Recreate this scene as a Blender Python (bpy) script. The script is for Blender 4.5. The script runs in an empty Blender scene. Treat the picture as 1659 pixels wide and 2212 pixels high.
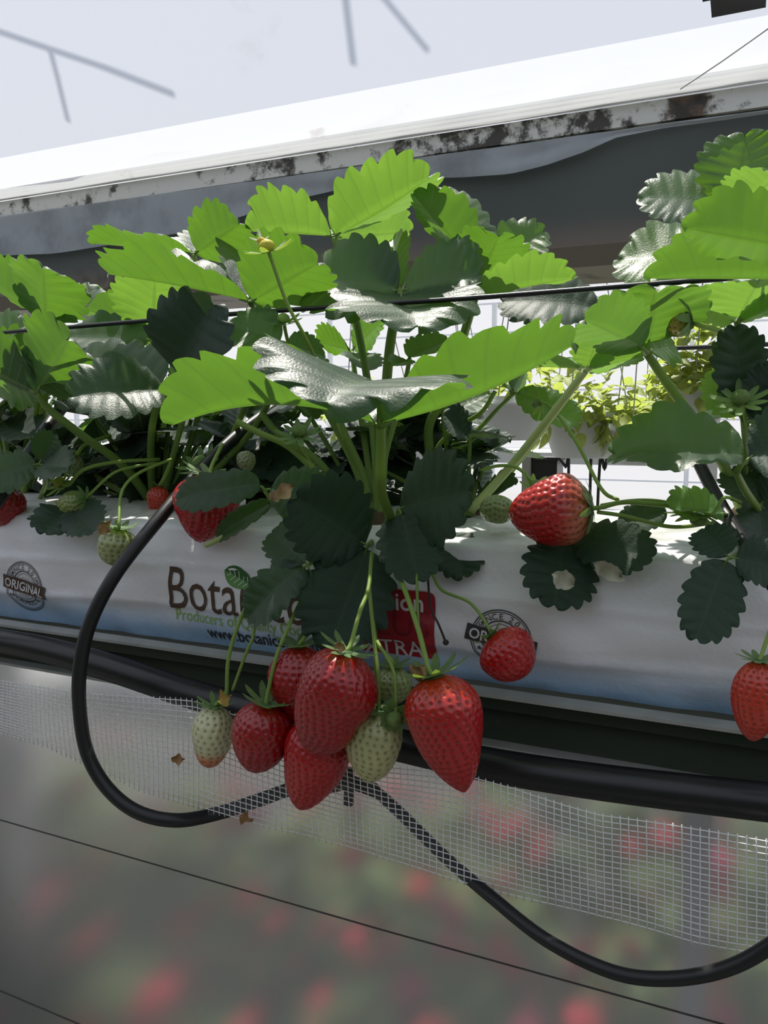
import bpy, math, random
import numpy as np
from mathutils import Vector

# ------------------------------------------------------------------ camera, sky, sun, exposure
SC = bpy.context.scene
COL = SC.collection
W_IMG, H_IMG, FPX = 1659.0, 2212.0, 1725.0
YAW, PITCH = math.radians(24.1), math.radians(6.48)
CAM = np.array([0.0, -0.55, 1.5])
cam_data = bpy.data.cameras.new('camera')
cam_data.sensor_fit = 'VERTICAL'
cam_data.sensor_height = 36.0
cam_data.lens = FPX / H_IMG * 36.0
cam_data.clip_start = 0.01
cam = bpy.data.objects.new('camera', cam_data)
COL.objects.link(cam)
cam.location = CAM
cam.rotation_euler = (math.pi/2 - PITCH, 0, YAW)
SC.camera = cam

world = bpy.data.worlds.new('sky')
SC.world = world
world.use_nodes = True
wn = world.node_tree
bg = wn.nodes['Background']
tc = wn.nodes.new('ShaderNodeTexCoord')
sep = wn.nodes.new('ShaderNodeSeparateXYZ')
ramp = wn.nodes.new('ShaderNodeValToRGB')
wn.links.new(tc.outputs['Generated'], sep.inputs[0])
wn.links.new(sep.outputs['Z'], ramp.inputs[0])
wn.links.new(ramp.outputs[0], bg.inputs[0])
ramp.color_ramp.elements[0].position = 0.0
ramp.color_ramp.elements[0].color = (0.93, 0.95, 1.0, 1)
ramp.color_ramp.elements[1].position = 0.9
ramp.color_ramp.elements[1].color = (0.62, 0.74, 1.0, 1)
bg.inputs[1].default_value = 0.47

sun_data = bpy.data.lights.new('sun', 'SUN')
sun_data.energy = 8.6
sun_data.angle = math.radians(0.6)
sun_data.color = (1.0, 0.95, 0.86)
sun = bpy.data.objects.new('sun', sun_data)
COL.objects.link(sun)
SUN_DIR = Vector((-0.24, 0.34, 0.91)).normalized()
sun.rotation_euler = SUN_DIR.to_track_quat('Z', 'Y').to_euler()
sun.location = (-1, 3, 6)

SC.view_settings.view_transform = 'Standard'
SC.view_settings.look = 'None'
SC.view_settings.gamma = 1.0
SC.view_settings.use_curve_mapping = False
SC.view_settings.exposure = 0.16
SC.cycles.max_bounces = 10
SC.cycles.transparent_max_bounces = 16
SC.cycles.transmission_bounces = 8
SC.cycles.sample_clamp_indirect = 6.0
SC.cycles.caustics_reflective = False
SC.cycles.caustics_refractive = False
SC.cycles.use_denoising = True

rng = random.Random(7)
nrng = np.random.RandomState(5)

# ------------------------------------------------------------------ projection helpers (measure real positions)
_r = np.array([math.cos(YAW), math.sin(YAW), 0.0])
_dh = np.array([-math.sin(YAW), math.cos(YAW), 0.0])
_d = _dh*math.cos(PITCH) - np.array([0, 0, math.sin(PITCH)])
_u = np.array([0, 0, math.cos(PITCH)]) + _dh*math.sin(PITCH)
def ray(px, py):
    return _d + _r*((px-W_IMG/2)/FPX) - _u*((py-H_IMG/2)/FPX)
def P(px, py, Y):
    k = ray(px, py); return CAM + k*((Y-CAM[1])/k[1])
def PZ(px, py, Z):
    k = ray(px, py); return CAM + k*((Z-CAM[2])/k[2])
def mpp(p):
    return float(np.dot(np.asarray(p)-CAM, _d))/FPX
def unit(v):
    v = np.asarray(v, float); return v/(np.linalg.norm(v)+1e-12)

# ------------------------------------------------------------------ object helpers
WLOC = {}
def obj(name, V, F, mat, parent=None, uv=None, attrs=None, col=None, smooth=True, origin=None, kind=None):
    V = np.asarray(V, float)
    if origin is None:
        lo, hi = V.min(0), V.max(0)
        origin = np.array([(lo[0]+hi[0])/2, (lo[1]+hi[1])/2, lo[2]])
    origin = np.asarray(origin, float)
    me = bpy.data.meshes.new(name)
    me.from_pydata([tuple(p) for p in (V-origin)], [], [tuple(int(i) for i in f) for f in F])
    if smooth:
        me.polygons.foreach_set('use_smooth', [True]*len(me.polygons))
    if uv is not None:
        lay = me.uv_layers.new(name='UVMap')
        li = np.empty(len(me.loops), dtype=np.int32)
        me.loops.foreach_get('vertex_index', li)
        lay.data.foreach_set('uv', np.asarray(uv, np.float32)[li].ravel())
    if attrs:
        for k, v in attrs.items():
            a = me.attributes.new(k, 'FLOAT', 'POINT')
            a.data.foreach_set('value', np.asarray(v, np.float32))
    if col is not None:
        a = me.color_attributes.new('Col', 'FLOAT_COLOR', 'POINT')
        c = np.ones((len(V), 4), np.float32); c[:, :3] = col
        a.data.foreach_set('color', c.ravel())
    if mat is not None: me.materials.append(mat)
    me.update()
    o = bpy.data.objects.new(name, me)
    COL.objects.link(o)
    place(o, origin, parent)
    if kind: o['kind'] = kind
    return o
def place(o, origin, parent=None):
    base = np.zeros(3)
    if parent is not None:
        o.parent = parent; base = WLOC[parent.name]
    o.location = tuple(np.asarray(origin)-base)
    WLOC[o.name] = np.asarray(origin, float)
def empty(name, loc):
    o = bpy.data.objects.new(name, None); o.empty_display_size = 0.02
    COL.objects.link(o); place(o, np.asarray(loc, float)); return o
def tag(o, label, cat, group=None):
    o['label'] = label; o['category'] = cat
    if group: o['group'] = group
    return o

def catmull(pts, n=8):
    pts = [np.asarray(p, float) for p in pts]
    if len(pts) < 3:
        return [pts[0] + (pts[1]-pts[0])*i/n for i in range(n+1)]
    ex = [2*pts[0]-pts[1]] + pts + [2*pts[-1]-pts[-2]]
    out = []
    for i in range(1, len(ex)-2):
        p0, p1, p2, p3 = ex[i-1], ex[i], ex[i+1], ex[i+2]
        for k in range(n):
            t = k/n
            out.append(0.5*((2*p1)+(-p0+p2)*t+(2*p0-5*p1+4*p2-p3)*t*t+(-p0+3*p1-3*p2+p3)*t**3))
    out.append(pts[-1])
    return out
def tube(pts, rad, sides=8):
    pts = np.asarray(pts, float); n = len(pts)
    if np.isscalar(rad): rad = [rad]*n
    rad = np.interp(np.linspace(0, 1, n), np.linspace(0, 1, len(rad)), rad)
    T = np.gradient(pts, axis=0); T /= np.linalg.norm(T, axis=1)[:, None]+1e-12
    ref = np.array([0, 0, 1.0]) if abs(T[0][2]) < .9 else np.array([1.0, 0, 0])
    nvec = unit(np.cross(T[0], ref)); V = []; F = []
    for i in range(n):
        nvec = unit(nvec - T[i]*np.dot(nvec, T[i])); b = np.cross(T[i], nvec)
        for k in range(sides):
            a = 2*math.pi*k/sides
            V.append(pts[i]+rad[i]*(math.cos(a)*nvec+math.sin(a)*b))
    for i in range(n-1):
        for k in range(sides):
            k2 = (k+1) % sides
            F.append((i*sides+k, i*sides+k2, (i+1)*sides+k2, (i+1)*sides+k))
    F.append(tuple(range(sides-1, -1, -1))); F.append(tuple(range((n-1)*sides, n*sides)))
    return np.array(V), F
def join(parts):
    Vs, Fs, o = [], [], 0
    for V, F in parts:
        V = np.asarray(V); Vs.append(V); Fs += [tuple(i+o for i in f) for f in F]; o += len(V)
    return np.concatenate(Vs), Fs
def box(lo, hi):
    x0, y0, z0 = lo; x1, y1, z1 = hi
    V = [(x0,y0,z0),(x1,y0,z0),(x1,y1,z0),(x0,y1,z0),(x0,y0,z1),(x1,y0,z1),(x1,y1,z1),(x0,y1,z1)]
    F = [(0,3,2,1),(4,5,6,7),(0,1,5,4),(1,2,6,5),(2,3,7,6),(3,0,4,7)]
    return np.array(V, float), F
def grid_faces(nu, nv, off=0):
    return [(off+i*nv+j, off+(i+1)*nv+j, off+(i+1)*nv+j+1, off+i*nv+j+1) for i in range(nu-1) for j in range(nv-1)]
def sweep(prof, x0, x1, n=2):
    """prof: list of (Y,Z) outline (closed) swept along X."""
    xs = np.linspace(x0, x1, n); m = len(prof); V = []; F = []
    for x in xs:
        for (y, z) in prof: V.append((x, y, z))
    for i in range(n-1):
        for k in range(m):
            k2 = (k+1) % m
            F.append((i*m+k, i*m+k2, (i+1)*m+k2, (i+1)*m+k))
    F.append(tuple(range(m-1, -1, -1))); F.append(tuple(range((n-1)*m, n*m)))
    return np.array(V), F
def lathe(c, prof, sides=24):
    V = []; F = []; m = len(prof)
    for (r, z) in prof:
        for k in range(sides):
            a = 2*math.pi*k/sides; V.append((c[0]+r*math.cos(a), c[1]+r*math.sin(a), c[2]+z))
    for i in range(m-1):
        for k in range(sides):
            k2 = (k+1) % sides; F.append((i*sides+k, i*sides+k2, (i+1)*sides+k2, (i+1)*sides+k))
    return np.array(V), F
def vnoise(x, y, seed=0):
    """smooth sum-of-sines noise in numpy, about -1..1"""
    r = np.random.RandomState(seed); s = 0
    for k in range(6):
        a, b, c = r.uniform(-1, 1), r.uniform(-1, 1), r.uniform(0, 6.28)
        s = s+np.sin((a*x+b*y)*(1+k*.35)+c+1.3*np.sin(b*x-a*y+c))
    return s/4.0

# ------------------------------------------------------------------ materials
def new_mat(name):
    m = bpy.data.materials.new(name); m.use_nodes = True
    nt = m.node_tree; b = nt.nodes['Principled BSDF']
    return m, nt, b, nt.nodes['Material Output']
def setp(b, **kw):
    for k, v in kw.items():
        k = {'base': 'Base Color', 'rough': 'Roughness', 'spec': 'Specular IOR Level', 'metal': 'Metallic', 'coat': 'Coat Weight',
             'coat_rough': 'Coat Roughness', 'sss': 'Subsurface Weight'}[k]
        if k == 'Base Color' and len(v) == 3: v = (*v, 1)
        b.inputs[k].default_value = v
def N(nt, t, **kw):
    n = nt.nodes.new(t)
    for k, v in kw.items(): setattr(n, k, v)
    return n
def mixc(nt, fac, a, b_, blend='MIX'):
    n = nt.nodes.new('ShaderNodeMix'); n.data_type = 'RGBA'; n.blend_type = blend
    for sock, v in ((n.inputs[0], fac), (n.inputs[6], a), (n.inputs[7], b_)):
        if hasattr(v, 'node'): nt.links.new(v, sock)
        elif isinstance(v, (int, float)): sock.default_value = v
        else: sock.default_value = (*v, 1) if len(v) == 3 else v
    return n.outputs[2]
def math_(nt, op, a, b_=None, c=None, clamp=False):
    n = nt.nodes.new('ShaderNodeMath'); n.operation = op; n.use_clamp = clamp
    for i, v in enumerate((a, b_, c)):
        if v is None: continue
        if hasattr(v, 'node'): nt.links.new(v, n.inputs[i])
        else: n.inputs[i].default_value = v
    return n.outputs[0]
def noise(nt, scale, detail=3, coord='Object', rough=.5):
    t = nt.nodes.new('ShaderNodeTexCoord'); n = nt.nodes.new('ShaderNodeTexNoise')
    n.inputs['Scale'].default_value = scale; n.inputs['Detail'].default_value = detail; n.inputs['Roughness'].default_value = rough
    nt.links.new(t.outputs[coord], n.inputs['Vector']); return n.outputs['Fac']
def ss(nt, v, lo, hi):
    n = nt.nodes.new('ShaderNodeMapRange'); n.interpolation_type = 'SMOOTHSTEP'
    nt.links.new(v, n.inputs[0]); n.inputs[1].default_value = lo; n.inputs[2].default_value = hi
    return n.outputs[0]
def bump(nt, b, h, strength=.3, dist=.001):
    n = nt.nodes.new('ShaderNodeBump'); n.inputs['Strength'].default_value = strength; n.inputs['Distance'].default_value = dist
    nt.links.new(h, n.inputs['Height']); nt.links.new(n.outputs[0], b.inputs['Normal']); return n
def simple(name, base, rough=.5, spec=.5, var=0, scale=30, **kw):
    m, nt, b, out = new_mat(name)
    setp(b, base=base, rough=rough, spec=spec, **kw)
    if var:
        f = noise(nt, scale)
        c = mixc(nt, f, tuple(x*(1-var) for x in base), tuple(min(1, x*(1+var)) for x in base))
        nt.links.new(c, b.inputs['Base Color'])
    return m

def leaf_material(name, top, top2, under, trans, tw=.42, rough=.36, vtop=.28, spec=.50, bmp=.15):
    m, nt, b, out = new_mat(name)
    uv = N(nt, 'ShaderNodeUVMap'); uv.uv_map = 'UVMap'
    s = N(nt, 'ShaderNodeSeparateXYZ'); nt.links.new(uv.outputs[0], s.inputs[0])
    # side veins run to the middle of each tooth, midrib at u = .5
    fr = math_(nt, 'FRACT', s.outputs[1])
    dv = math_(nt, 'ABSOLUTE', math_(nt, 'SUBTRACT', fr, .5))
    side = math_(nt, 'SUBTRACT', 1.0, ss(nt, dv, .02, .10))
    du = math_(nt, 'ABSOLUTE', math_(nt, 'SUBTRACT', s.outputs[0], .5))
    mid = math_(nt, 'SUBTRACT', 1.0, ss(nt, du, .008, .028))
    vein = math_(nt, 'MAXIMUM', math_(nt, 'MULTIPLY', side, .55), mid)
    geo = N(nt, 'ShaderNodeNewGeometry')
    f = noise(nt, 55, 3)
    ctop = mixc(nt, f, top, top2)
    ctop = mixc(nt, math_(nt, 'MULTIPLY', vein, vtop), ctop, (0.10, .19, .07))
    cund = mixc(nt, math_(nt, 'MULTIPLY', vein, .5), under, (0.30, .42, .16))
    c = mixc(nt, geo.outputs['Backfacing'], ctop, cund)
    M_VEIN = vein
    nt.links.new(c, b.inputs['Base Color'])
    rg = N(nt, 'ShaderNodeMapRange'); nt.links.new(geo.outputs['Backfacing'], rg.inputs[0])
    rg.inputs[3].default_value = rough+.09; rg.inputs[4].default_value = .6
    nt.links.new(rg.outputs[0], b.inputs['Roughness'])
    setp(b, spec=spec)
    b.inputs['Sheen Weight'].default_value = .16; b.inputs['Sheen Roughness'].default_value = .45
    # fine crinkle between the veins
    t = N(nt, 'ShaderNodeTexCoord')
    vo = N(nt, 'ShaderNodeTexVoronoi'); vo.feature = 'DISTANCE_TO_EDGE'; vo.inputs['Scale'].default_value = 400
    nt.links.new(t.outputs['Object'], vo.inputs['Vector'])
    h = math_(nt, 'SUBTRACT', ss(nt, vo.outputs[0], 0, .4), math_(nt, 'MULTIPLY', vein, .8))
    bump(nt, b, h, bmp, .0006)
    tr = N(nt, 'ShaderNodeBsdfTranslucent')
    ct = mixc(nt, math_(nt, 'MULTIPLY', vein, .6), mixc(nt, f, trans, tuple(x*.8 for x in trans)), tuple(x*.55 for x in trans))
    nt.links.new(ct, tr.inputs[0])
    mx = N(nt, 'ShaderNodeMixShader'); mx.inputs[0].default_value = tw
    nt.links.new(b.outputs[0], mx.inputs[1]); nt.links.new(tr.outputs[0], mx.inputs[2])
    nt.links.new(mx.outputs[0], out.inputs[0])
    return m
M_LEAF = leaf_material('strawberry leaf', (.007, .028, .017), (.012, .042, .018), (.060, .13, .045), (.25, .55, .040), tw=.30, rough=.33)
M_SHADED = leaf_material('shade-darkened strawberry leaf', (.008, .027, .016), (.013, .040, .019), (.04, .08, .035), (.16, .34, .05), tw=.07, rough=.45, vtop=.10, spec=.36)  # duller copy of the leaf material, with the shade of low leaves put in
M_YOUNG = leaf_material('young strawberry leaf', (.045, .13, .035), (.07, .18, .04), (.11, .22, .05), (.27, .52, .055), tw=.45)
M_BGLEAF = leaf_material('trailing basket leaf', (.28, .36, .08), (.40, .45, .12), (.30, .36, .09), (.50, .60, .12), tw=.48, rough=.5)

def stem_material(name, c1, c2):
    m, nt, b, out = new_mat(name)
    f = noise(nt, 60, 2)
    nt.links.new(mixc(nt, f, c1, c2), b.inputs['Base Color'])
    setp(b, rough=.5, spec=.4, sss=.0)
    bump(nt, b, noise(nt, 900, 2), .3, .0004)
    tr = N(nt, 'ShaderNodeBsdfTranslucent'); tr.inputs[0].default_value = (.45, .6, .08, 1)
    mx = N(nt, 'ShaderNodeMixShader'); mx.inputs[0].default_value = .25
    nt.links.new(b.outputs[0], mx.inputs[1]); nt.links.new(tr.outputs[0], mx.inputs[2]); nt.links.new(mx.outputs[0], out.inputs[0])
    return m
M_STEM = stem_material('petiole green', (.16, .27, .06), (.24, .36, .09))
M_STEMB = stem_material('petiole bright green', (.50, .62, .24), (.62, .70, .34))
M_STEMP = stem_material('fruit stalk pale green', (.22, .36, .07), (.33, .46, .12))
M_SEPAL = leaf_material('sepal green', (.05, .13, .04), (.08, .18, .05), (.12, .22, .08), (.35, .55, .05), tw=.3, rough=.5)

def berry_material():
    m, nt, b, out = new_mat('strawberry skin')
    a = N(nt, 'ShaderNodeAttribute'); a.attribute_name = 'Col'
    f = noise(nt, 90, 2)
    c = mixc(nt, math_(nt, 'MULTIPLY', f, .35), a.outputs['Color'], (.0, .0, .0), 'MULTIPLY')
    nt.links.new(mixc(nt, .35, a.outputs['Color'], c), b.inputs['Base Color'])
    setp(b, rough=.34, spec=.5, sss=.07, coat=.45, coat_rough=.12)
    b.inputs['Subsurface Radius'].default_value = (1.0, .25, .12)
    b.inputs['Subsurface Scale'].default_value = .003
    bump(nt, b, noise(nt, 500, 2), .12, .0004)
    return m
M_BERRY = berry_material()
M_SEEDR = simple('seed of red berry', (.30, .055, .018), .35, var=.4, scale=200)
M_SEEDG = simple('seed of green berry', (.13, .15, .03), .4, var=.4, scale=200)
M_DRY = simple('dried petal', (.36, .22, .10), .8, .2, var=.4, scale=120)
M_BLACK = simple('black polyethylene', (.012, .012, .013), .33, .5, var=.3, scale=40)
def hose_material():
    m, nt, b, out = new_mat('black hose with chalky scuffs')
    setp(b, rough=.42, spec=.45)
    f = noise(nt, 40, 5)
    nt.links.new(mixc(nt, ss(nt, f, .66, .74), (.014, .014, .015), (.10, .095, .085)), b.inputs['Base Color'])
    bump(nt, b, noise(nt, 700, 2), .15, .0003)
    return m
M_HOSE = hose_material()

# ------------------------------------------------------------------ setting: floor, far wall, roof, roof gutter
m, nt, b, out = new_mat('pale concrete floor')
f = noise(nt, 1.2, 5)
nt.links.new(mixc(nt, f, (.09, .095, .09), (.14, .14, .135)), b.inputs['Base Color']); setp(b, rough=.8, spec=.2)
YFAR = 10.8
o = obj('floor', *box((-30, -6, -.05), (14, 16, 0)), m, smooth=False); o['kind'] = 'structure'
fc = obj('floor', *box((-25, 2.75, 0), (8, YFAR, .012)), simple('white ground film', (.46, .48, .50), .6, .3, var=.12, scale=2), smooth=False); fc['kind'] = 'structure'

def film_material(name, transp, transl, refr, diff, color=(.9, .92, .95), ior=1.2, rough=.45, dirt=None):
    """greenhouse film: part clear, part milky, part blurring"""
    m, nt, b, out = new_mat(name); nt.nodes.remove(b)
    tp = N(nt, 'ShaderNodeBsdfTransparent'); tl = N(nt, 'ShaderNodeBsdfTranslucent'); df = N(nt, 'ShaderNodeBsdfDiffuse')
    rf = N(nt, 'ShaderNodeBsdfRefraction'); rf.inputs['IOR'].default_value = ior; rf.inputs['Roughness'].default_value = rough
    rf.inputs[0].default_value = (.97, .97, .97, 1)
    tl.inputs[0].default_value = (*color, 1); df.inputs[0].default_value = (*color, 1)
    if dirt is not None:
        scale, lo, hi, dc = dirt
        c = mixc(nt, ss(nt, noise(nt, scale, 6, rough=.65), lo, hi), color, dc)
        nt.links.new(c, tl.inputs[0]); nt.links.new(c, df.inputs[0])
    tot = transp; cur = tp
    for w, s_ in ((transl, tl), (refr, rf), (diff, df)):
        if w <= 0: continue
        mx = N(nt, 'ShaderNodeMixShader'); mx.inputs[0].default_value = w/(tot+w)
        nt.links.new(cur.outputs[0], mx.inputs[1]); nt.links.new(s_.outputs[0], mx.inputs[2])
        cur = mx; tot += w
    nt.links.new(cur.outputs[0], out.inputs[0])
    return m
M_ROOF = film_material('clear roof film', .54, .13, .26, .03, (.86, .90, 1.0), 1.12, .3, dirt=(3.0, .62, .8, (.62, .60, .56)))
M_FLAP = film_material('folded roof film', .42, .30, 0, .28, (.78, .80, .82), dirt=(6.0, .6, .75, (.5, .48, .45)))
M_HANG = film_material('hanging grey film', .22, .25, 0, .53, (.66, .72, .78), dirt=(5.0, .42, .72, (.44, .48, .52)))
M_FARW = film_material('milky end wall film', .42, .38, 0, .06, (.94, .95, 1.0))

# far end wall
YW = 11.0
wall = obj('wall_back', [(-26, YW, 0), (8, YW, 0), (8, YW, 6.5), (-26, YW, 6.5)], [(0, 1, 2, 3)], M_FARW, smooth=False)
wall['kind'] = 'structure'
M_BAR = simple('galvanised bar', (.74, .75, .78), .5, .5)
for k in range(14):
    z = .25+.42*k
    obj('glazing_bar', *box((-26, YW-.05, z), (8, YW-.02, z+.025)), M_BAR, wall, smooth=False)
for k in range(12):
    x = -25+2.7*k
    obj('wall_post', *box((x, YW-.12, 0), (x+.06, YW-.05, 3.2)), M_BAR, wall, smooth=False)

# unseen screen added behind the photographer to cut ambient light and darken reflections
wf = obj('light_blocker', *box((-12, -2.75, 0), (7, -2.6, 2.15)), simple('dark light-blocking screen', (.085, .095, .08), .9, .1, var=.5, scale=3), smooth=False); wf['kind'] = 'structure'

# roof gutter: a wide steel channel, soot stained, parallel to the row
YB = 1.45
def zb(py, Y=YB, px=830): return P(px, py, Y)[2]
z_top, z_str, z_bot = zb(311), zb(352), zb(604)
XB0, XB1 = -7.5, 3.5
m, nt, b, out = new_mat('weathered gutter steel')
f = noise(nt, 4, 5); g = noise(nt, .9, 3)
c = mixc(nt, f, (.072, .088, .084), (.125, .14, .134))
tcg = N(nt, 'ShaderNodeTexCoord'); sg = N(nt, 'ShaderNodeSeparateXYZ'); nt.links.new(tcg.outputs['Object'], sg.inputs[0])
low = math_(nt, 'SUBTRACT', 1.0, ss(nt, sg.outputs[2], .03, .13))
c = mixc(nt, low, c, (.20, .175, .15))
c = mixc(nt, math_(nt, 'MULTIPLY', math_(nt, 'MULTIPLY', low, ss(nt, noise(nt, 7, 4), .56, .66)), .8), c, (.03, .025, .02))
nt.links.new(c, b.inputs['Base Color']); setp(b, rough=.7, spec=.3)
M_GUT = m
prof = [(YB, z_str), (YB+.012, z_bot+.045), (YB+.04, z_bot), (YB+.30, z_bot), (YB+.34, z_bot+.1), (YB+.36, z_top), (YB+.05, z_top)]
gut = obj('trim_1', *sweep(prof, XB0, XB1, 24), M_GUT, smooth=False); gut['kind'] = 'structure'
m, nt, b, out = new_mat('white paint with black mould')
f = noise(nt, 16, 7, rough=.72); big = noise(nt, 1.1, 2)
fac = ss(nt, math_(nt, 'ADD', math_(nt, 'MULTIPLY', f, .75), math_(nt, 'MULTIPLY', big, .5)), .62, .72)
XST = P(1487, 190, YB)[0]-(XB0+XB1)/2
tcs = N(nt, 'ShaderNodeTexCoord'); sxs = N(nt, 'ShaderNodeSeparateXYZ'); nt.links.new(tcs.outputs['Object'], sxs.inputs[0])
dx = math_(nt, 'ABSOLUTE', math_(nt, 'SUBTRACT', math_(nt, 'ADD', sxs.outputs[0], math_(nt, 'MULTIPLY', math_(nt, 'SUBTRACT', f, .5), .12)), XST))
stain = math_(nt, 'SUBTRACT', 1.0, ss(nt, dx, .035, .055))
c = mixc(nt, fac, (.72, .73, .70), (.05, .045, .04))
nt.links.new(mixc(nt, stain, c, mixc(nt, ss(nt, f, .4, .6), (.03, .026, .022), (.13, .085, .055))), b.inputs['Base Color']); setp(b, rough=.6)
obj('painted_edge', *sweep([(YB-.012, z_str), (YB+.004, z_str), (YB+.004, z_top), (YB-.012, z_top)], XB0, XB1, 4), m, gut, smooth=False)
M_CLIP = simple('film clip profile', (.80, .80, .78), .4, .5)
z0 = z_top
for k, (dy, h) in enumerate(((-.030, .012), (-.022, .010), (-.012, .010))):
    obj('clip_rail', *sweep([(YB+dy, z0+.004), (YB+dy+.016, z0+.002), (YB+dy+.016, z0+h), (YB+dy, z0+h)], XB0, XB1, 2), M_CLIP if k != 2 else M_BAR, gut, smooth=False)
    z0 += h+.004
# wavy film standing above the clip rail and hanging film below it
def film_band(name, top, bot, Y, mat, parent, amp=.012, seed=1, n=90, m_=9, lean=0):
    xs = np.linspace(-260, 1920, n); V = []
    tx, ty = zip(*top); bx_, by_ = zip(*bot)
    for i, x in enumerate(xs):
        yt, yb_ = np.interp(x, tx, ty), np.interp(x, bx_, by_)
        for j in range(m_):
            t = j/(m_-1)
            q = P(x, yb_+(yt-yb_)*t, Y-lean*t)
            q[1] += amp*float(vnoise(np.array(q[0]*16), np.array(t*3.0), seed))*(.35+.65*(1-abs(2*t-1)))
            V.append(q)
    return obj(name, V, grid_faces(n, m_), mat, parent)
film_band('film_fold', [(-260, 440), (0, 408), (160, 390), (250, 352), (330, 330), (430, 322), (540, 315), (640, 288), (720, 268), (800, 240), (860, 228), (980, 216), (1080, 198), (1170, 184), (1260, 158), (1330, 142), (1420, 138), (1500, 130), (1580, 104), (1659, 75), (1920, 30)],
          [(-260, 474), (0, 432), (1659, 180), (1920, 140)], YB-.03, M_FLAP, gut, .01, 3, lean=.06)
film_band('hanging_film', [(-260, 506), (0, 466), (830, 352), (1659, 236), (1920, 200)],
          [(-260, 590), (0, 553), (110, 548), (230, 531), (330, 512), (420, 500), (520, 468), (640, 430), (760, 402), (830, 392), (900, 386), (1000, 384), (1100, 378), (1180, 358), (1260, 330), (1330, 298), (1440, 275), (1659, 246), (1920, 210)], YB-.02, M_HANG, gut, .016, 8)

# curved roof film above the gutter
ns, nx = 26, 40
V = []
for i in range(nx):
    x = -12+18*i/(nx-1)
    for j in range(ns):
        t = j/(ns-1)
        y = YB+.02-5.2*t; z = z_top+.03+1.7*math.sin(t*math.pi*.78)**.85
        z += .02*float(vnoise(np.array(x*1.3), np.array(t*8), 21)); V.append((x, y, z))
roof = obj('ceiling', V, grid_faces(nx, ns), M_ROOF); roof['kind'] = 'structure'
# roof steel seen blurred through the film (rafters and a purlin)
M_STEEL = simple('dark roof steel', (.03, .03, .035), .6, .3)
def bar3(name, pts, r, parent, mat, sides=8): return obj(name, *tube(pts, r, sides), mat, parent)
YR = 2.1
def roof_pt(px, py):
    k = ray(px, py)
    for d_ in np.linspace(.8, 3.2, 1200):
        q = CAM+k*d_; t = (YB+.02-q[1])/5.2
        if t > 0 and q[2] <= z_top+.03+1.7*math.sin(min(t, 1)*math.pi*.78)**.85: best = q
        elif t > 0: return q
    return q
SV = np.array(SUN_DIR)
# roof bars stand above the film towards the sun: what shows on the film is their soft shadow
for pts, r_ in (([(-30, 50), (20, 66), (375, 190)], .010), ([(108, 95), (148, 250)], .008), ([(740, -60), (762, 125)], .009), ([(800, -45), (922, 95)], .008)):
    q = [roof_pt(x, y)+SV*1.4 for x, y in pts]
    bar3('rafter', q, r_, roof, M_STEEL)
# black bracket hanging under the roof, top right
p = P(1585, -2, 1.0)
br = obj('roof_bracket', *join([box((p[0]-.035, .97, p[2]-.010), (p[0]+.05, 1.03, p[2]+.05)), box((p[0]-.05, .985, p[2]+.012), (p[0]-.03, 1.015, p[2]+.3))]), M_BLACK, smooth=False)
tag(br, 'black bracket hanging under the roof film above the gutter', 'bracket')
q = [P(1470, 192, YB-.08), P(1560, 132, YB-.2), P(1690, 40, YB-.35)]
tag(obj('white_cord', *tube(q, .0016, 6), simple('white cord', (.85, .85, .85), .4)), 'thin white cord rising from the stained gutter joint to the roof', 'cord')

# ------------------------------------------------------------------ background: hanging baskets, bench
def pot_material():
    m, nt, b, out = new_mat('white plastic pot'); setp(b, base=(.86, .88, .92), rough=.45, spec=.4)
    tr = N(nt, 'ShaderNodeBsdfTranslucent'); tr.inputs[0].default_value = (.85, .87, .92, 1)
    mx = N(nt, 'ShaderNodeMixShader'); mx.inputs[0].default_value = .6
    nt.links.new(b.outputs[0], mx.inputs[1]); nt.links.new(tr.outputs[0], mx.inputs[2]); nt.links.new(mx.outputs[0], out.inputs[0])
    return m
M_POT = pot_material()
M_STRING = simple('white hanging wire', (.62, .64, .68), .4)
M_SOIL = simple('dark potting soil', (.05, .04, .03), .9, .1)
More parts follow.
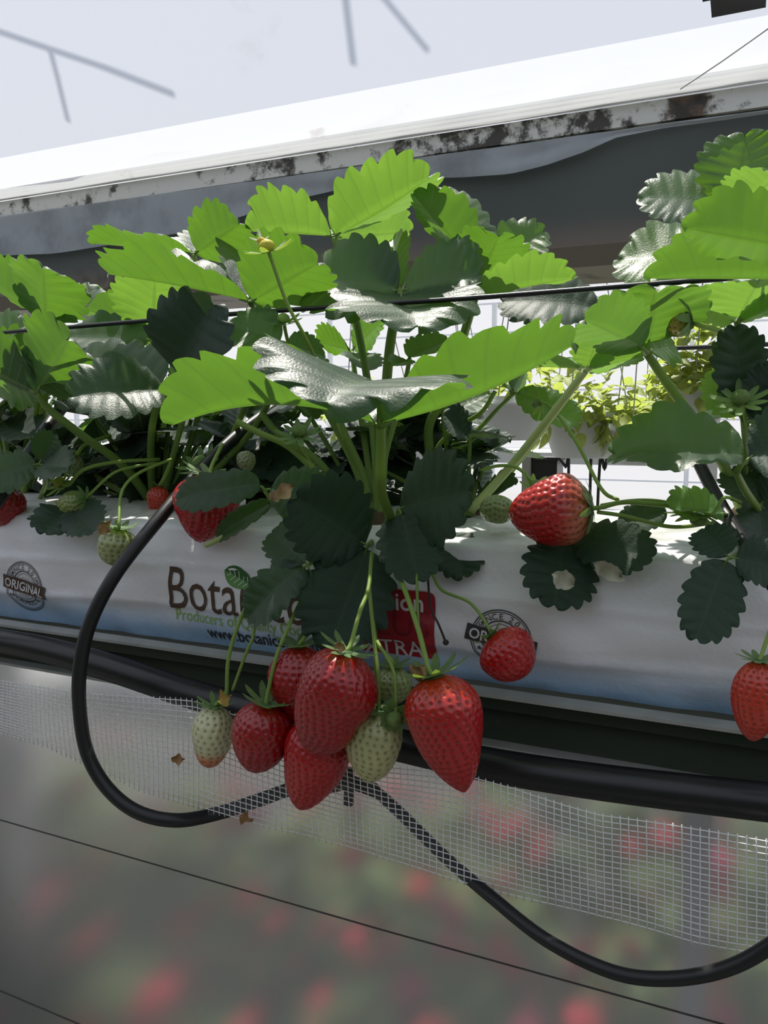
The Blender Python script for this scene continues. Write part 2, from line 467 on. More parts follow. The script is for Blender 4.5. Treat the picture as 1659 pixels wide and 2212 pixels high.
# shared meshes for basket leaves
def mini_leaf(L=.035, Wd=.022):
    V = []; uv = []
    n, mm = 6, 5
    for i in range(n):
        t = i/(n-1); w = Wd*.5*max(.02, math.sin(math.pi*min(1, t**.8)))
        for j in range(mm):
            s = -1+2*j/(mm-1)
            V.append((s*w, t*L, .25*abs(s)*w - .9*L*(t*t)*.35)); uv.append((s*.5+.5, t*3))
    me = bpy.data.meshes.new('basket_leaf')
    me.from_pydata(V, [], grid_faces(n, mm)); lay = me.uv_layers.new(name='UVMap')
    for lp in me.loops: lay.data[lp.index].uv = uv[lp.vertex_index]
    me.polygons.foreach_set('use_smooth', [True]*len(me.polygons))
    me.materials.append(M_BGLEAF); return me
MINI = [mini_leaf(.045, .034), mini_leaf(.055, .030), mini_leaf(.038, .032)]
def basket(px, rim_y, wpx, hpx, Y, label, nleaf, up, trail, spread=1.0, petals=None):
    c = P(px, rim_y, Y); k = mpp(c); R = wpx*k/2; H = hpx*k
    root = empty('hanging_basket', (c[0], c[1], c[2]-H)); tag(root, label, 'hanging basket', 'white hanging baskets in the background')
    prof = [(R*.62, 0), (R*.68, .004), (R*.92, H*.80), (R*1.0, H*.86), (R*1.02, H), (R*.96, H), (R*.9, H*.88)]
    obj('pot', *lathe((c[0], c[1], c[2]-H), [(0.001, 0)]+prof, 28), M_POT, root)
    obj('soil', *lathe((c[0], c[1], c[2]-H*.1), [(0.001, .005), (R*.93, 0)], 20), M_SOIL, root)
    top = np.array([c[0], 2.15, ZRAIL])
    for a in (0.4, 2.5, 4.6):
        e = np.array([c[0]+R*math.cos(a), c[1]+R*math.sin(a), c[2]])
        obj('hanger', *tube([e, top], .0022, 5), M_STRING, root)
    for i in range(nleaf):
        a = rng.uniform(0, 2*math.pi); rr = R*spread*math.sqrt(rng.random())*1.15
        if rng.random() < trail[0]:
            rr = R*rng.uniform(.95, 1.2); z = rng.uniform(-trail[1], .03)
            rot = (rng.uniform(-1.9, -1.0), rng.uniform(-.5, .5), a+math.pi*1.5+rng.uniform(-.6, .6)+math.pi)
        else:
            z = rng.random()**.7*up*(1.2-.6*(rr/R)**2)
            rot = (rng.uniform(-.7, .9), rng.uniform(-.6, .6), rng.uniform(0, 6.28))
        o = bpy.data.objects.new('leaf', MINI[i % 3]); COL.objects.link(o)
        place(o, (c[0]+rr*math.cos(a), c[1]+rr*math.sin(a), c[2]+z), root)
        o.rotation_euler = rot; s = rng.uniform(.8, 1.35); o.scale = (s, s, s)
    if petals:
        for i in range(petals):
            a = rng.uniform(0, 6.28); rr = R*rng.uniform(.2, 1.0)
            q = np.array([c[0]+rr*math.cos(a), c[1]+rr*math.sin(a), c[2]+rng.uniform(.0, .05)])
            V, F = lathe(q, [(.001, 0), (.013, .004), (.018, .010), (.012, .013), (.001, .009)], 7)
            obj('blossom', V, F, M_PINK, root)
    return root
ZRAIL = 2.34
rail = obj('trim_2', *tube([(-7, 2.15, ZRAIL+.02), (3.5, 2.15, ZRAIL+.02)], .02, 10), M_BAR); rail['kind'] = 'structure'
M_PINK = simple('pink blossom', (.62, .30, .42), .7, .2, var=.4, scale=60)
basket(1108, 858, 165, 92, 2.0, 'white hanging basket left of the long bright stem', 70, .12, (.1, .03))
basket(1262, 892, 190, 96, 2.25, 'white hanging basket with tall yellow-green leaves right of the bright stem', 230, .19, (.25, .07), 1.2)
basket(1385, 915, 150, 88, 2.15, 'white hanging basket trailing leaves over its rim, behind the wavy leaf', 170, .06, (.65, .06), 1.15)
basket(1425, 872, 80, 60, 2.4, 'small white hanging basket behind the trailing one', 80, .09, (.2, .05), 1.2)
basket(1512, 832, 120, 95, 2.0, 'white hanging basket with a tall leafy crown at upper right', 260, .19, (.15, .06), 1.3)
basket(1030, 955, 70, 40, 2.6, 'small white hanging pot with pink blossoms', 18, .03, (.1, .02), 1.0, petals=22)
basket(800, 905, 190, 96, 2.25, 'white hanging basket half hidden behind the central plant', 90, .14, (.25, .07), 1.1)
basket(420, 870, 150, 90, 2.4, 'white hanging basket behind the left plants', 70, .10, (.3, .06), 1.1)
# white bench with black pots
bz = PZ(1250, 1046, .0)
pb = P(1250, 975, 3.2)
bench = empty('bench', (pb[0], 3.2, 0)); tag(bench, 'long white bench standing behind the row under the hanging baskets', 'bench')
M_BENCH = simple('white bench', (.70, .71, .73), .5)
obj('bench_top', *box((pb[0]-3.2, 3.0, pb[2]-.05), (pb[0]+2.4, 3.5, pb[2])), M_BENCH, bench, smooth=False)
for dx in (-2.6, -.9, 0.55, 2.0):
    obj('leg', *box((pb[0]+dx, 3.05, 0), (pb[0]+dx+.05, 3.1, pb[2]-.05)), M_BENCH, bench, smooth=False)
pb2 = P(1137, 1045, 2.6); pt2 = P(1137, 986, 2.6)
tag(obj('grey_post', *box((pb2[0]-.014, 2.58, 0), (pb2[0]+.014, 2.62, pt2[2])), simple('grey post', (.33, .32, .31), .6), smooth=False), 'short grey post beside the black crate in the background', 'post')
pk = P(1175, 1040, 2.66); pk2 = P(1175, 988, 2.66)
V, F = box((pk[0]-.06, 2.62, pk[2]), (pk[0]+.06, 2.74, pk2[2]))
crate = empty('crate', (pk[0], 2.68, 0)); tag(crate, 'black crate on a stand behind the bright stem in the background', 'crate')
obj('crate_body', V, F, M_BLACK, crate, smooth=False)
obj('crate_rim', *box((pk[0]-.066, 2.612, pk2[2]-.012), (pk[0]+.066, 2.748, pk2[2]+.002)), M_BLACK, crate, smooth=False)
obj('crate_stand', *box((pk[0]-.05, 2.64, 0), (pk[0]+.05, 2.72, pk[2])), M_BENCH, crate, smooth=False)
for i, (lab, pts) in enumerate((('curved black pipe hook right of the crate', [(1204, 985), (1222, 1010), (1228, 1040)]), ('straight black pipe behind the red berry', [(1276, 985), (1276, 1015), (1275, 1042)]), ('curved black pipe beside the straight one', [(1311, 988), (1306, 1015), (1293, 1042)]))):
    pts = [P(x, y, 2.6) for x, y in pts]; pts.append(np.array([pts[-1][0], 2.6, 0]))
    tag(obj('bent_pipe', *tube(catmull(pts, 5), .006, 7), M_BLACK), lab+' in the background', 'pipe')

# ------------------------------------------------------------------ flowers on the floor behind the curtain
M_FOLI = leaf_material('flower bed foliage', (.12, .19, .06), (.20, .28, .10), (.18, .24, .09), (.30, .40, .06), tw=.3, rough=.6)
M_RED = simple('red pink blossom', (.72, .06, .10), .6, .3, var=.3, scale=40)
M_MAG = simple('magenta blossom', (.62, .04, .16), .6, .3, var=.3, scale=40)
M_YEL = simple('pale yellow leaf cluster', (.62, .56, .26), .6, .3)
def bush(c, r, h, label, heads, mat):
    root = empty('flowering_plant', (c[0], c[1], 0)); tag(root, label, 'plant', 'flowering plants behind the plastic curtain')
    parts = []; uvs = []
    for i in range(90):
        a = rng.uniform(0, 6.28); rr = r*math.sqrt(rng.random()); z = h*rng.uniform(.25, 1)*(1-.4*(rr/r)**2)
        q = np.array([c[0]+rr*math.cos(a), c[1]+rr*math.sin(a), z]); b_ = rng.uniform(0, 6.28); s = rng.uniform(.035, .06)
        e1 = np.array([math.cos(b_), math.sin(b_), rng.uniform(-.5, .4)]); e2 = np.array([-math.sin(b_), math.cos(b_), rng.uniform(-.4, .4)])
        parts.append((np.array([q-e1*s, q-e2*s*.8+(0, 0, .008), q+e1*s, q+e2*s*.8+(0, 0, .008)]), [(0, 1, 2, 3)])); uvs += [(.2, .2), (.3, .8), (.7, .2), (.3, .3)]
    V, F = join(parts); obj('foliage', V, F, M_FOLI, root, uv=uvs, kind='stuff', smooth=False)
    obj('trunk', *tube([(c[0], c[1], 0), (c[0], c[1], h*.6)], [.012, .006], 6), M_STEM, root)
    for i in range(heads):
        a = rng.uniform(0, 6.28); rr = r*math.sqrt(rng.random())*.9
        q = np.array([c[0]+rr*math.cos(a), c[1]+rr*math.sin(a), h*(1-.3*(rr/r)**2)+rng.uniform(.0, .12)])
        s = rng.uniform(.020, .036)
        V, F = lathe(q, [(.001, -s*.7), (s*.8, -s*.4), (s, .1*s), (s*.7, s*.55), (.001, s*.75)], 9)
        V = V + nrng.uniform(-.18, .18, V.shape)*s
        obj('blossom', V, F, mat, root); obj('flower_stalk', *tube([(q[0], q[1], h*.4), q], .003, 5), M_STEM, root)
bp = []
for iy, py in enumerate((1660, 1730, 1830, 1960, 2120, 2320)):
    for ix in range(7):
        bp.append((-120+ix*300+(iy % 2)*140+rng.uniform(-50, 50), py+rng.uniform(-20, 20)))
for i, (px, py) in enumerate(bp):
    c = PZ(px, py, .45)
    bush(c, .17, rng.uniform(.36, .5), ('blurred flowering plant with red blossoms on the floor behind the hazy curtain', 'blurred flowering plant with magenta blossoms on the floor behind the hazy curtain')[i % 4 == 0], 3 if rng.random() < .8 else 1, M_RED if i % 4 else M_MAG)
# thin posts standing behind the curtain
for lab, px, w in (('pale post behind the right part of the hazy curtain', 1505, .034), ('pale post behind the left edge of the hazy curtain', 38, .05)):
    c = P(px, 1900, .42)
    tag(obj('pale_post', *box((c[0]-w/2, .40, 0), (c[0]+w/2, .44, 1.28)), simple('pale post', (.72, .73, .75), .5), smooth=False), lab, 'post')

# ------------------------------------------------------------------ growing gutter, bag, curtain, pipe
def zy(py, Y, px=830): return P(px, py, Y)[2]
BZ0, BZ1 = zy(1445, .0), zy(1165, .01)      # bag front bottom / top
BH = BZ1-BZ0
BX0, BX1 = -.92, .45
def bag_y(X, z):
    h = np.clip((z-BZ0)/BH, 0, 1)
    bul = -.016*np.sin(np.pi*np.clip(h*.86+.08, 0, 1))
    wr = .0020*vnoise(X*28, z*75, 4)+.0014*vnoise(X*70, z*55+X*40, 9)
    cr = -.0022*np.exp(-((h-.30-.05*np.sin(X*11))/.03)**2) - .0018*np.exp(-((h-.66+.05*np.sin(X*8+1))/.025)**2)
    return .006+bul+wr+cr
def bag_material():
    m, nt, b, out = new_mat('white grow bag film with blue sky print')
    uv = N(nt, 'ShaderNodeUVMap'); uv.uv_map = 'UVMap'
    s = N(nt, 'ShaderNodeSeparateXYZ'); nt.links.new(uv.outputs[0], s.inputs[0])
    n1 = noise(nt, 18, 3)
    hh = math_(nt, 'ADD', s.outputs[1], math_(nt, 'MULTIPLY', math_(nt, 'SUBTRACT', n1, .5), .22))
    blue = math_(nt, 'SUBTRACT', 1.0, ss(nt, hh, .02, .40))
    c = mixc(nt, blue, (.87, .86, .89), (.34, .52, .76))
    dirt = ss(nt, noise(nt, 45, 6, rough=.7), .68, .76)
    c = mixc(nt, math_(nt, 'MULTIPLY', dirt, .45), c, (.30, .29, .26))
    top = ss(nt, s.outputs[1], 1.02, 1.25)
    c = mixc(nt, math_(nt, 'MULTIPLY', top, math_(nt, 'MULTIPLY', ss(nt, noise(nt, 30, 4), .4, .65), .55)), c, (.33, .36, .25))
    nt.links.new(c, b.inputs['Base Color']); setp(b, rough=.30, spec=.5)
    bump(nt, b, noise(nt, 48, 5, rough=.6), .5, .004)
    return m
M_BAG = bag_material()
nx = 340; fz = np.linspace(0, 1, 34)
rows = []
xs = np.linspace(BX0, BX1, nx)
prof_v = list(fz)+[1.06, 1.12, 1.2, 1.3, 1.45, 1.7, 2.0, 2.4, 2.7]
V = []; UV = []
for x in xs:
    for v in prof_v:
        if v <= 1:
            z = BZ0+v*BH; y = float(bag_y(np.array(x), np.array(z)))
        else:
            t = v-1; y1 = float(bag_y(np.array(x), np.array(BZ1)))
            y = y1+.11*t; z = BZ1+.012*(1-math.exp(-t*4))+.0022*float(vnoise(np.array(x*40), np.array(t*20), 6))*min(1, t*4)
        V.append((x, y, z)); UV.append(((x-BX0)/(BX1-BX0), v))
bag = empty('grow_bag', ((BX0+BX1)/2, .09, BZ0))
tag(bag, 'long white plastic grow bag with blue lower print and brown lettering in the gutter', 'grow bag')
obj('bag_film', V, [f[::-1] for f in grid_faces(nx, len(prof_v))][::1], M_BAG, bag, uv=UV)
# flap: overlapping film edge along the front
BAGY = np.array([[V[i*len(prof_v)+j][1] for j in range(len(fz))] for i in range(nx)])
def on_bag(X, z, off=.0009):
    a = min(max((X-BX0)/(BX1-BX0)*(nx-1), 0), nx-1.001); b_ = min(max((z-BZ0)/BH*(len(fz)-1), 0), len(fz)-1.001)
    i, j = int(a), int(b_); u_, v_ = a-i, b_-j
    y = (BAGY[i, j]*(1-u_)*(1-v_)+BAGY[i+1, j]*u_*(1-v_)+BAGY[i, j+1]*(1-u_)*v_+BAGY[i+1, j+1]*u_*v_)
    return np.array([X, y-off*.6, z])
# --- print
def bag_xz(px, py):
    q = P(px, py, -.008); return q[0], q[2]
def txt_mesh(s, size=1.0, bold=0.0, spacing=1.0):
    cu = bpy.data.curves.new('t', 'FONT'); cu.body = s; cu.size = size; cu.offset = bold; cu.resolution_u = 3; cu.space_character = spacing
    o = bpy.data.objects.new('t', cu); COL.objects.link(o)
    dg = bpy.context.evaluated_depsgraph_get(); dg.update()
    me = bpy.data.meshes.new_from_object(o.evaluated_get(dg))
    import bmesh
    bm = bmesh.new(); bm.from_mesh(me)
    bmesh.ops.triangulate(bm, faces=bm.faces[:])
    for _ in range(3):
        long_ = [e for e in bm.edges if e.calc_length() > .13*size]
        if long_: bmesh.ops.subdivide_edges(bm, edges=long_, cuts=1); bmesh.ops.triangulate(bm, faces=bm.faces[:])
    V = np.array([tuple(v.co) for v in bm.verts]); F = [tuple(v.index for v in f.verts) for f in bm.faces]
    bm.free(); bpy.data.objects.remove(o); bpy.data.meshes.remove(me); bpy.data.curves.remove(cu)
    return V[:, :2], F
def print_flat(name, polys, mat, off, label=None, parent=None):
    """polys in bag coordinates (X,z) -> thin print lying on the film"""
    parts = []
    for V2, F in polys:
        parts.append((np.array([on_bag(a, c_, off) for a, c_ in V2]), F))
    V, F = join(parts)
    # face toward the viewer (-Y)
    F2 = []
    for f in F:
        n_ = np.cross(V[f[1]]-V[f[0]], V[f[2]]-V[f[0]]); F2.append(f if n_[1] < 0 else f[::-1])
    o = obj(name, V, F2, mat, parent or bag, smooth=False)
    if label: o['label'] = label
    return o
def text_line(name, s, p0, p1, hscale, mat, off=.0012, bold=0.0, label=None, right=False):
    x0, z0 = bag_xz(*p0); x1, z1 = bag_xz(*p1)
    V, F = txt_mesh(s, 1.0, bold)
    w = V[:, 0].max()-V[:, 0].min(); k = (x1-x0)/w
    V2 = np.stack([x0+(V[:, 0]-V[:, 0].min())*k, z0+(z1-z0)*(V[:, 0]-V[:, 0].min())/w+V[:, 1]*k*hscale], 1)
    return print_flat(name, [(V2, F)], mat, off, label)
M_BROWN = simple('brown print ink', (.085, .048, .032), .4)
M_GREEN = simple('green print ink', (.27, .46, .10), .4)
M_INK = simple('dark print ink', (.022, .024, .035), .4)
M_GREY = simple('grey stamp ink', (.045, .043, .045), .4)
M_WHITE = simple('white print ink', (.72, .71, .72), .4)
M_REDL = simple('red label ink', (.36, .018, .030), .35)
M_DRED = simple('dark red print ink', (.23, .012, .022), .35)
M_LG1 = simple('dark green leaf print', (.035, .13, .035), .35)
M_LG2 = simple('light green leaf print', (.12, .30, .07), .35)
text_line('brand_lettering', 'Botanico', (372, 1311), (668, 1352), 1.35, M_BROWN, bold=.0, label='large brown lettering printed on the bag')
text_line('slogan_lettering', 'Producers of Quality Coco', (381, 1338), (664, 1379), 1.25, M_GREEN, label='small green lettering printed on the bag')
text_line('web_lettering', 'www.botanicoir.com', (441, 1381), (688, 1414), 1.25, M_INK, bold=.012, label='small black web address printed on the bag')
# leaf logo
x0, z0 = bag_xz(487, 1231); x1, z1 = bag_xz(550, 1268)
n = 14; A = []; B = []; Mid = []
for i in range(n+1):
    t = i/n; cx = x0+(x1-x0)*t; cz = z0+(z1-z0)*t; w = .0088*math.sin(math.pi*t**.75)**.8
    nxv = np.array([-(z1-z0), (x1-x0)]); nxv /= np.linalg.norm(nxv)
    Mid.append((cx, cz)); A.append((cx+nxv[0]*w, cz+nxv[1]*w)); B.append((cx-nxv[0]*w, cz-nxv[1]*w))
def stripq(a, b_): return [(np.array(a+b_), [(i, i+1, len(a)+i+1, len(a)+i) for i in range(len(a)-1)])]
lg = print_flat('leaf_emblem', stripq(A, Mid), M_LG1, .0012, 'green leaf emblem above the brown lettering')
print_flat('leaf_emblem_half', stripq(Mid, B), M_LG2, .0012, parent=lg)
vp = []
for i in (3, 5, 7, 9, 11):
    for side in (A, B):
        e = np.array(Mid[i])*.35+np.array(side[min(n, i-2)])*.65; m0 = np.array(Mid[i]); d_ = unit(e-m0); pn = np.array([-d_[1], d_[0]])*.0003
        vp.append((np.array([m0-pn, e-pn, e+pn, m0+pn]), [(0, 1, 2, 3)]))
print_flat('leaf_emblem_vein', vp, M_WHITE, .0016, parent=lg)
# red label
lx0, lz0 = bag_xz(770, 1268); lx1, lz1 = bag_xz(941, 1428)
lz0 = bag_xz(941, 1279)[1]
nn = 14; rad = .0055; g = []; fl = []
us = np.linspace(0, 1, nn)
V2 = []
for u_ in us:
    for v_ in us:
        X = lx0+(lx1-lx0)*u_; Z = lz1+(lz0-lz1)*v_
        for cx, cz in ((lx0+rad, lz1+rad), (lx1-rad, lz1+rad), (lx0+rad, lz0-rad), (lx1-rad, lz0-rad)):
            if (X-cx)*(1 if cx > (lx0+lx1)/2 else -1) > 0 and (Z-cz)*(1 if cz > (lz0+lz1)/2 else -1) > 0:
                d_ = math.hypot(X-cx, Z-cz)
                if d_ > rad: X, Z = cx+(X-cx)*rad/d_, cz+(Z-cz)*rad/d_
        V2.append((X, Z))
print_flat('red_label', [(np.array(V2), grid_faces(nn, nn))], M_REDL, .0012, 'rounded red label printed on the bag')
text_line('label_lettering', 'Fusion', (793, 1310), (916, 1321), 1.05, M_WHITE, .0017, .016)
text_line('label_lettering', 'PLUS', (780, 1366), (930, 1378), 1.1, M_DRED, .0017)
text_line('label_lettering', 'XTRA', (782, 1413), (913, 1423), 1.0, M_WHITE, .0017, .006)
# stamps
def stamp(px, py, R, rot, label):
    cx, cz = bag_xz(px, py)
    def place2(V, F): 
        c_, s_ = math.cos(rot), math.sin(rot)
        return (np.stack([cx+V[:, 0]*c_-V[:, 1]*s_, cz+V[:, 0]*s_+V[:, 1]*c_], 1), F)
    def ring(r0, r1, n=64):
        V = []; F = []
        for k in range(n):
            a = 2*math.pi*k/n; V += [(r0*math.cos(a), r0*math.sin(a)), (r1*math.cos(a), r1*math.sin(a))]
        for k in range(n):
            k2 = (k+1) % n; F.append((2*k, 2*k+1, 2*k2+1, 2*k2))
        return place2(np.array(V), F)
    polys = [ring(R*.965, R*1.0), ring(R*.90, R*.925), ring(R*.60, R*.64), ring(R*.50, R*.52), ring(R*.36, R*.375), ring(R*.28, R*.29)]
    def arc_text(s, r, size, a_mid, inner):
        adv = [.68 if c_ not in 'I ' else (.36 if c_ == 'I' else .34) for c_ in s]; tot = sum(adv)*size; a = a_mid + (tot/2/r if not inner else -tot/2/r)
        for c_, w in zip(s, adv):
            h = w*size/2/r; a += (-h if not inner else h)
            if c_ != ' ':
                V, F = txt_mesh(c_, size, .012*size*0); V = V.copy(); V[:, 0] -= (V[:, 0].max()+V[:, 0].min())/2
                th = a-math.pi/2 if not inner else a+math.pi/2
                ro = r if not inner else r+size*.36
                c2, s2 = math.cos(th), math.sin(th)
                px_ = ro*math.cos(a); pz_ = ro*math.sin(a)
                Vr = np.stack([px_+V[:, 0]*c2-V[:, 1]*s2, pz_+V[:, 0]*s2+V[:, 1]*c2], 1); polys.append(place2(Vr, F))
            a += (-h if not inner else h)
    arc_text('SINCE 2015', R*.67, R*.285, math.pi/2, False)
    arc_text('FORMULA', R*.68, R*.275, -math.pi/2, True)
    for a in (2.60, .55, 3.75, -.62):
        V = []
        for k in range(10):
            rr = R*.085 if k % 2 == 0 else R*.035; b_ = math.pi/2+k*math.pi/5
            V.append((R*.78*math.cos(a)+rr*math.cos(b_), R*.78*math.sin(a)+rr*math.sin(b_)))
        V.append((R*.78*math.cos(a), R*.78*math.sin(a)))
        polys.append(place2(np.array(V), [(k, (k+1) % 10, 10) for k in range(10)]))
    o = print_flat('stamp', polys, M_GREY, .0012, label)
    bw, bh = R*1.16, R*.26
    us = np.linspace(-1, 1, 13); V = [(bw*u_, bh*v_) for u_ in us for v_ in (-1, -.33, .33, 1)]
    print_flat('stamp_banner', [place2(np.array(V), grid_faces(13, 4))], M_BROWN if px < 500 else M_GREY, .0017, parent=o)
    V, F = txt_mesh('ORIGINAL', 1.0, .02); w = V[:, 0].max()-V[:, 0].min(); k = bw*1.78/w
    V2 = np.stack([(V[:, 0]-V[:, 0].min()-w/2)*k, (V[:, 1]-.36)*k*1.05], 1)
    print_flat('stamp_lettering', [place2(V2, F)], M_WHITE, .0024, parent=o)
stamp(56, 1267, .0245, math.radians(-9), 'round stamp print with a brown banner near the left end')
stamp(1083, 1381, .0225, math.radians(-10), 'round stamp print with a dark banner behind the red berry')

# growing gutter (dark green channel) and its pale lip
m, nt, b, out = new_mat('dark green coated steel')
f = noise(nt, 25, 5)
c = mixc(nt, f, (.035, .050, .032), (.055, .070, .048))
c = mixc(nt, math_(nt, 'MULTIPLY', ss(nt, noise(nt, 60, 6, rough=.7), .62, .72), .5), c, (.11, .11, .09))
nt.links.new(c, b.inputs['Base Color']); setp(b, rough=.65, spec=.3)
M_GGREEN = m
gg = empty('growing_gutter', ((BX0+BX1)/2, .08, BZ0-.06)); tag(gg, 'dark green metal growing gutter carrying the white bag', 'gutter')
zl = BZ0-.003; zl2 = zy(1575, -.005)
obj('gutter_channel', *sweep([(-.004, zl), (.000, zl-.016), (.014, zl-.022), (.010, zl2), (.014, zl2-.003), (.20, zl2-.003), (.21, zl), (.20, zl)], BX0-.4, BX1+.3, 30), M_GGREEN, gg, smooth=False)
M_LIP = simple('pale lip strip', (.40, .41, .38), .4, .5, var=.3, scale=40)
obj('gutter_lip', *sweep([(-.012, zl-.001), (-.012, zl-.0035), (-.004, zl-.004), (-.002, zl+.001)], BX0-.4, BX1+.3, 4), M_LIP, gg, smooth=False)
obj('lower_flange', *sweep([(-.004, zl2+.001), (-.004, zl2-.0015), (.012, zl2-.003), (.012, zl2+.000)], BX0-.4, BX1+.3, 4), M_LIP, gg, smooth=False)

# hazy plastic curtain under the gutter
M_CURT = film_material('hazy curtain film', .05, .14, .62, .20, (.72, .72, .74), 1.2, .24, dirt=(12, .6, .8, (.60, .58, .55)))
xs = np.linspace(-1.5, .9, 60); zs = np.linspace(zl2-.006, .35, 26); V = []
for x in xs:
    for z in zs: V.append((x, .032+.004*float(vnoise(np.array(x*9), np.array(z*6), 31)), z))
V = np.array(V); nV = len(V); V2 = V+np.array([0, .0006, 0])
F = grid_faces(60, 26)+[f[::-1] for f in grid_faces(60, 26, nV)]
tag(obj('plastic_curtain', np.concatenate([V, V2]), F, M_CURT), 'hazy translucent plastic curtain hanging below the growing gutter', 'curtain')

# drain pipe, sagging under the gutter
YP = -.035
pp = [(-260, 1338), (0, 1384), (120, 1409), (250, 1446), (415, 1500), (600, 1548), (800, 1595), (1040, 1649), (1300, 1690), (1659, 1733), (1900, 1762)]
pr = [.0112]*2+[.0118]*9
tag(obj('drain_pipe', *tube(catmull([P(x, y, YP) for x, y in pp]+[P(1900, 1762, YP)+np.array([.35, 0, -.002]), P(1900, 1762, YP)+np.array([.8, 0, -.004])], 8), pr, 20), M_BLACK), 'thick glossy black drain pipe running below the growing gutter', 'pipe')

# scrim strip: clear film band with woven white threads, hanging loose in front
top_l = [(-200, 1450), (0, 1470), (200, 1495), (420, 1515), (640, 1590), (830, 1655), (1000, 1675), (1110, 1700), (1300, 1756), (1500, 1792), (1659, 1812), (1860, 1838)]
bot_l = [(-200, 1510), (0, 1582), (100, 1612), (200, 1664), (300, 1712), (460, 1752), (640, 1800), (830, 1860), (1000, 1905), (1080, 1925), (1300, 1988), (1500, 2036), (1659, 2062), (1860, 2092)]
YS = -.055
def scrim_pt(u, v):
    px = -200+2060*u
    yt = np.interp(px, *zip(*top_l)); yb_ = np.interp(px, *zip(*bot_l))
    q = P(px, yt+(yb_-yt)*v, YS); q[1] += .0025*math.sin(u*25+v*2)+.004*(v-.5)
    return q
strip = empty('scrim_strip', scrim_pt(.5, 1)); tag(strip, 'loose strip of clear film with a white thread grid hanging below the pipe', 'netting')
V = [scrim_pt(i/79, j/9) + np.array([0, .0004, 0]) for i in range(80) for j in range(10)]
obj('clear_film', V, grid_faces(80, 10), film_material('clear strip film', .88, .05, 0, .07, (.75, .75, .76)), strip)
thr = []
for j in range(19):
    v = j/18*1.0; thr.append(tube([scrim_pt(i/99, v) for i in range(100)], .00042, 4))
ux = 0; us = []
while ux < 1.0:
    us.append(ux); ux += (.0046 + .0030*(1-ux)*0)*1.0 if True else 0
# equal real spacing of cross threads
cl = [scrim_pt(i/400, .5) for i in range(401)]; cum = np.concatenate([[0], np.cumsum([np.linalg.norm(cl[i+1]-cl[i]) for i in range(400)])])
nth = int(cum[-1]/.0052)
for k in range(nth):
    u_ = float(np.interp(k*.0052, cum, np.linspace(0, 1, 401)))
    thr.append(tube([scrim_pt(u_+rng.uniform(-.0003, .0003), v) - np.array([0, .0004, 0]) for v in np.linspace(-.025, 1.025, 9)], .0004, 4))
V, F = join(thr)
obj('thread_grid', V, F, simple('white polymer thread', (.95, .95, .95), .35, .6), strip, kind='stuff')

# wires stretched across the curtain
M_WIRE = simple('dark wire', (.05, .045, .04), .5)
tag(obj('curtain_wire', *tube([P(x, y, .015) for x, y in ((-200, 1713), (0, 1771), (830, 2010), (1480, 2190), (1800, 2278), (2400, 2440))], .0007, 6), M_WIRE), 'thin dark wire stretched diagonally across the hazy curtain', 'wire')
tag(obj('curtain_wire', *tube([P(x, y, .015) for x, y in ((-200, 2060), (0, 2140), (170, 2212), (400, 2310))], .0009, 6), M_WIRE), 'dark wire crossing the bottom left corner of the curtain', 'wire')

# black hoops (bent tubes)
def hoop(name, pts, rpx, label, ref):
    k = mpp(P(*ref)); q = catmull([P(*p_) for p_ in pts], 9)
    return tag(obj(name, *tube(q, rpx*k, 14), M_HOSE), label, 'hose')
hoop('support_hoop', [(640, 850, .16), (525, 930, .08), (430, 1020, .02), (340, 1125, -.035), (250, 1240, -.07), (195, 1345, -.085), (173, 1440, -.092), (172, 1530, -.092), (188, 1625, -.09), (230, 1700, -.088), (295, 1753, -.085), (380, 1772, -.075), (470, 1757, -.045), (560, 1728, -.025), (640, 1702, -.012), (752, 1690, -.008)], 15, 'black bent tube looping left of the berries down from the leaves', (190, 1600, -.09))
hoop('support_hoop', [(752, 1690, -.008), (800, 1702, -.012), (860, 1752, -.025), (960, 1850, -.035), (1060, 1936, -.062), (1180, 2030, -.08), (1320, 2098, -.085), (1440, 2114, -.085), (1560, 2095, -.085), (1660, 2045, -.085), (1760, 1960, -.09), (1850, 1800, -.09), (1860, 1600, -.085), (1790, 1420, -.07), (1690, 1290, -.045), (1610, 1180, -.02), (1540, 1060, .03), (1490, 960, .06), (1462, 905, .07)], 16, 'black bent tube looping right of the berries and back up to the right plant', (1440, 2114, -.085))
hoop('support_hoop', [(210, 800, .14), (130, 885, .07), (90, 940, .03), (20, 1045, -.01), (-60, 1170, -.05), (-130, 1330, -.07)], 14, 'black bent tube at the left edge behind the grey leaves', (60, 980, 0))
# tee fitting
k = mpp(P(752, 1690, -.01)); c = P(755, 1690, -.012)
tee = join([tube([c+np.array([0, 0, 30*k]), c+np.array([-.001, 0, -50*k])], 11*k, 10), tube([P(700, 1702, -.012), P(755, 1688, -.014), P(812, 1708, -.014)], 15*k, 10), tube([c+np.array([0, 0, -4*k]), c+np.array([0, 0, 4*k])], 19*k, 10)])
tag(obj('tee_clip', *tee, M_BLACK), 'black tee clip joining the two bent tubes behind the berries', 'clip')
# tensioned line in front of the plants
ln = [(-200, 731, .0), (0, 719, .0), (340, 691, .0), (660, 667, .0), (1000, 645, .0), (1300, 622, .0), (1560, 602, .0), (1900, 575, .0)]
tag(obj('support_line', *tube(catmull([P(x, y, .01) for x, y, _ in ln]+[P(1900, 575, .01)+np.array([.7, 0, 0])], 6), .0019, 10), M_BLACK), 'thin black line stretched along the row in front of the upper leaves', 'line')
tag(obj('support_line', *tube([P(x, y, .30) for x, y in ((1380, 756), (1460, 752), (1545, 749), (1700, 742))], .0022, 8), M_BLACK), 'short black line seen behind the right plant', 'line')

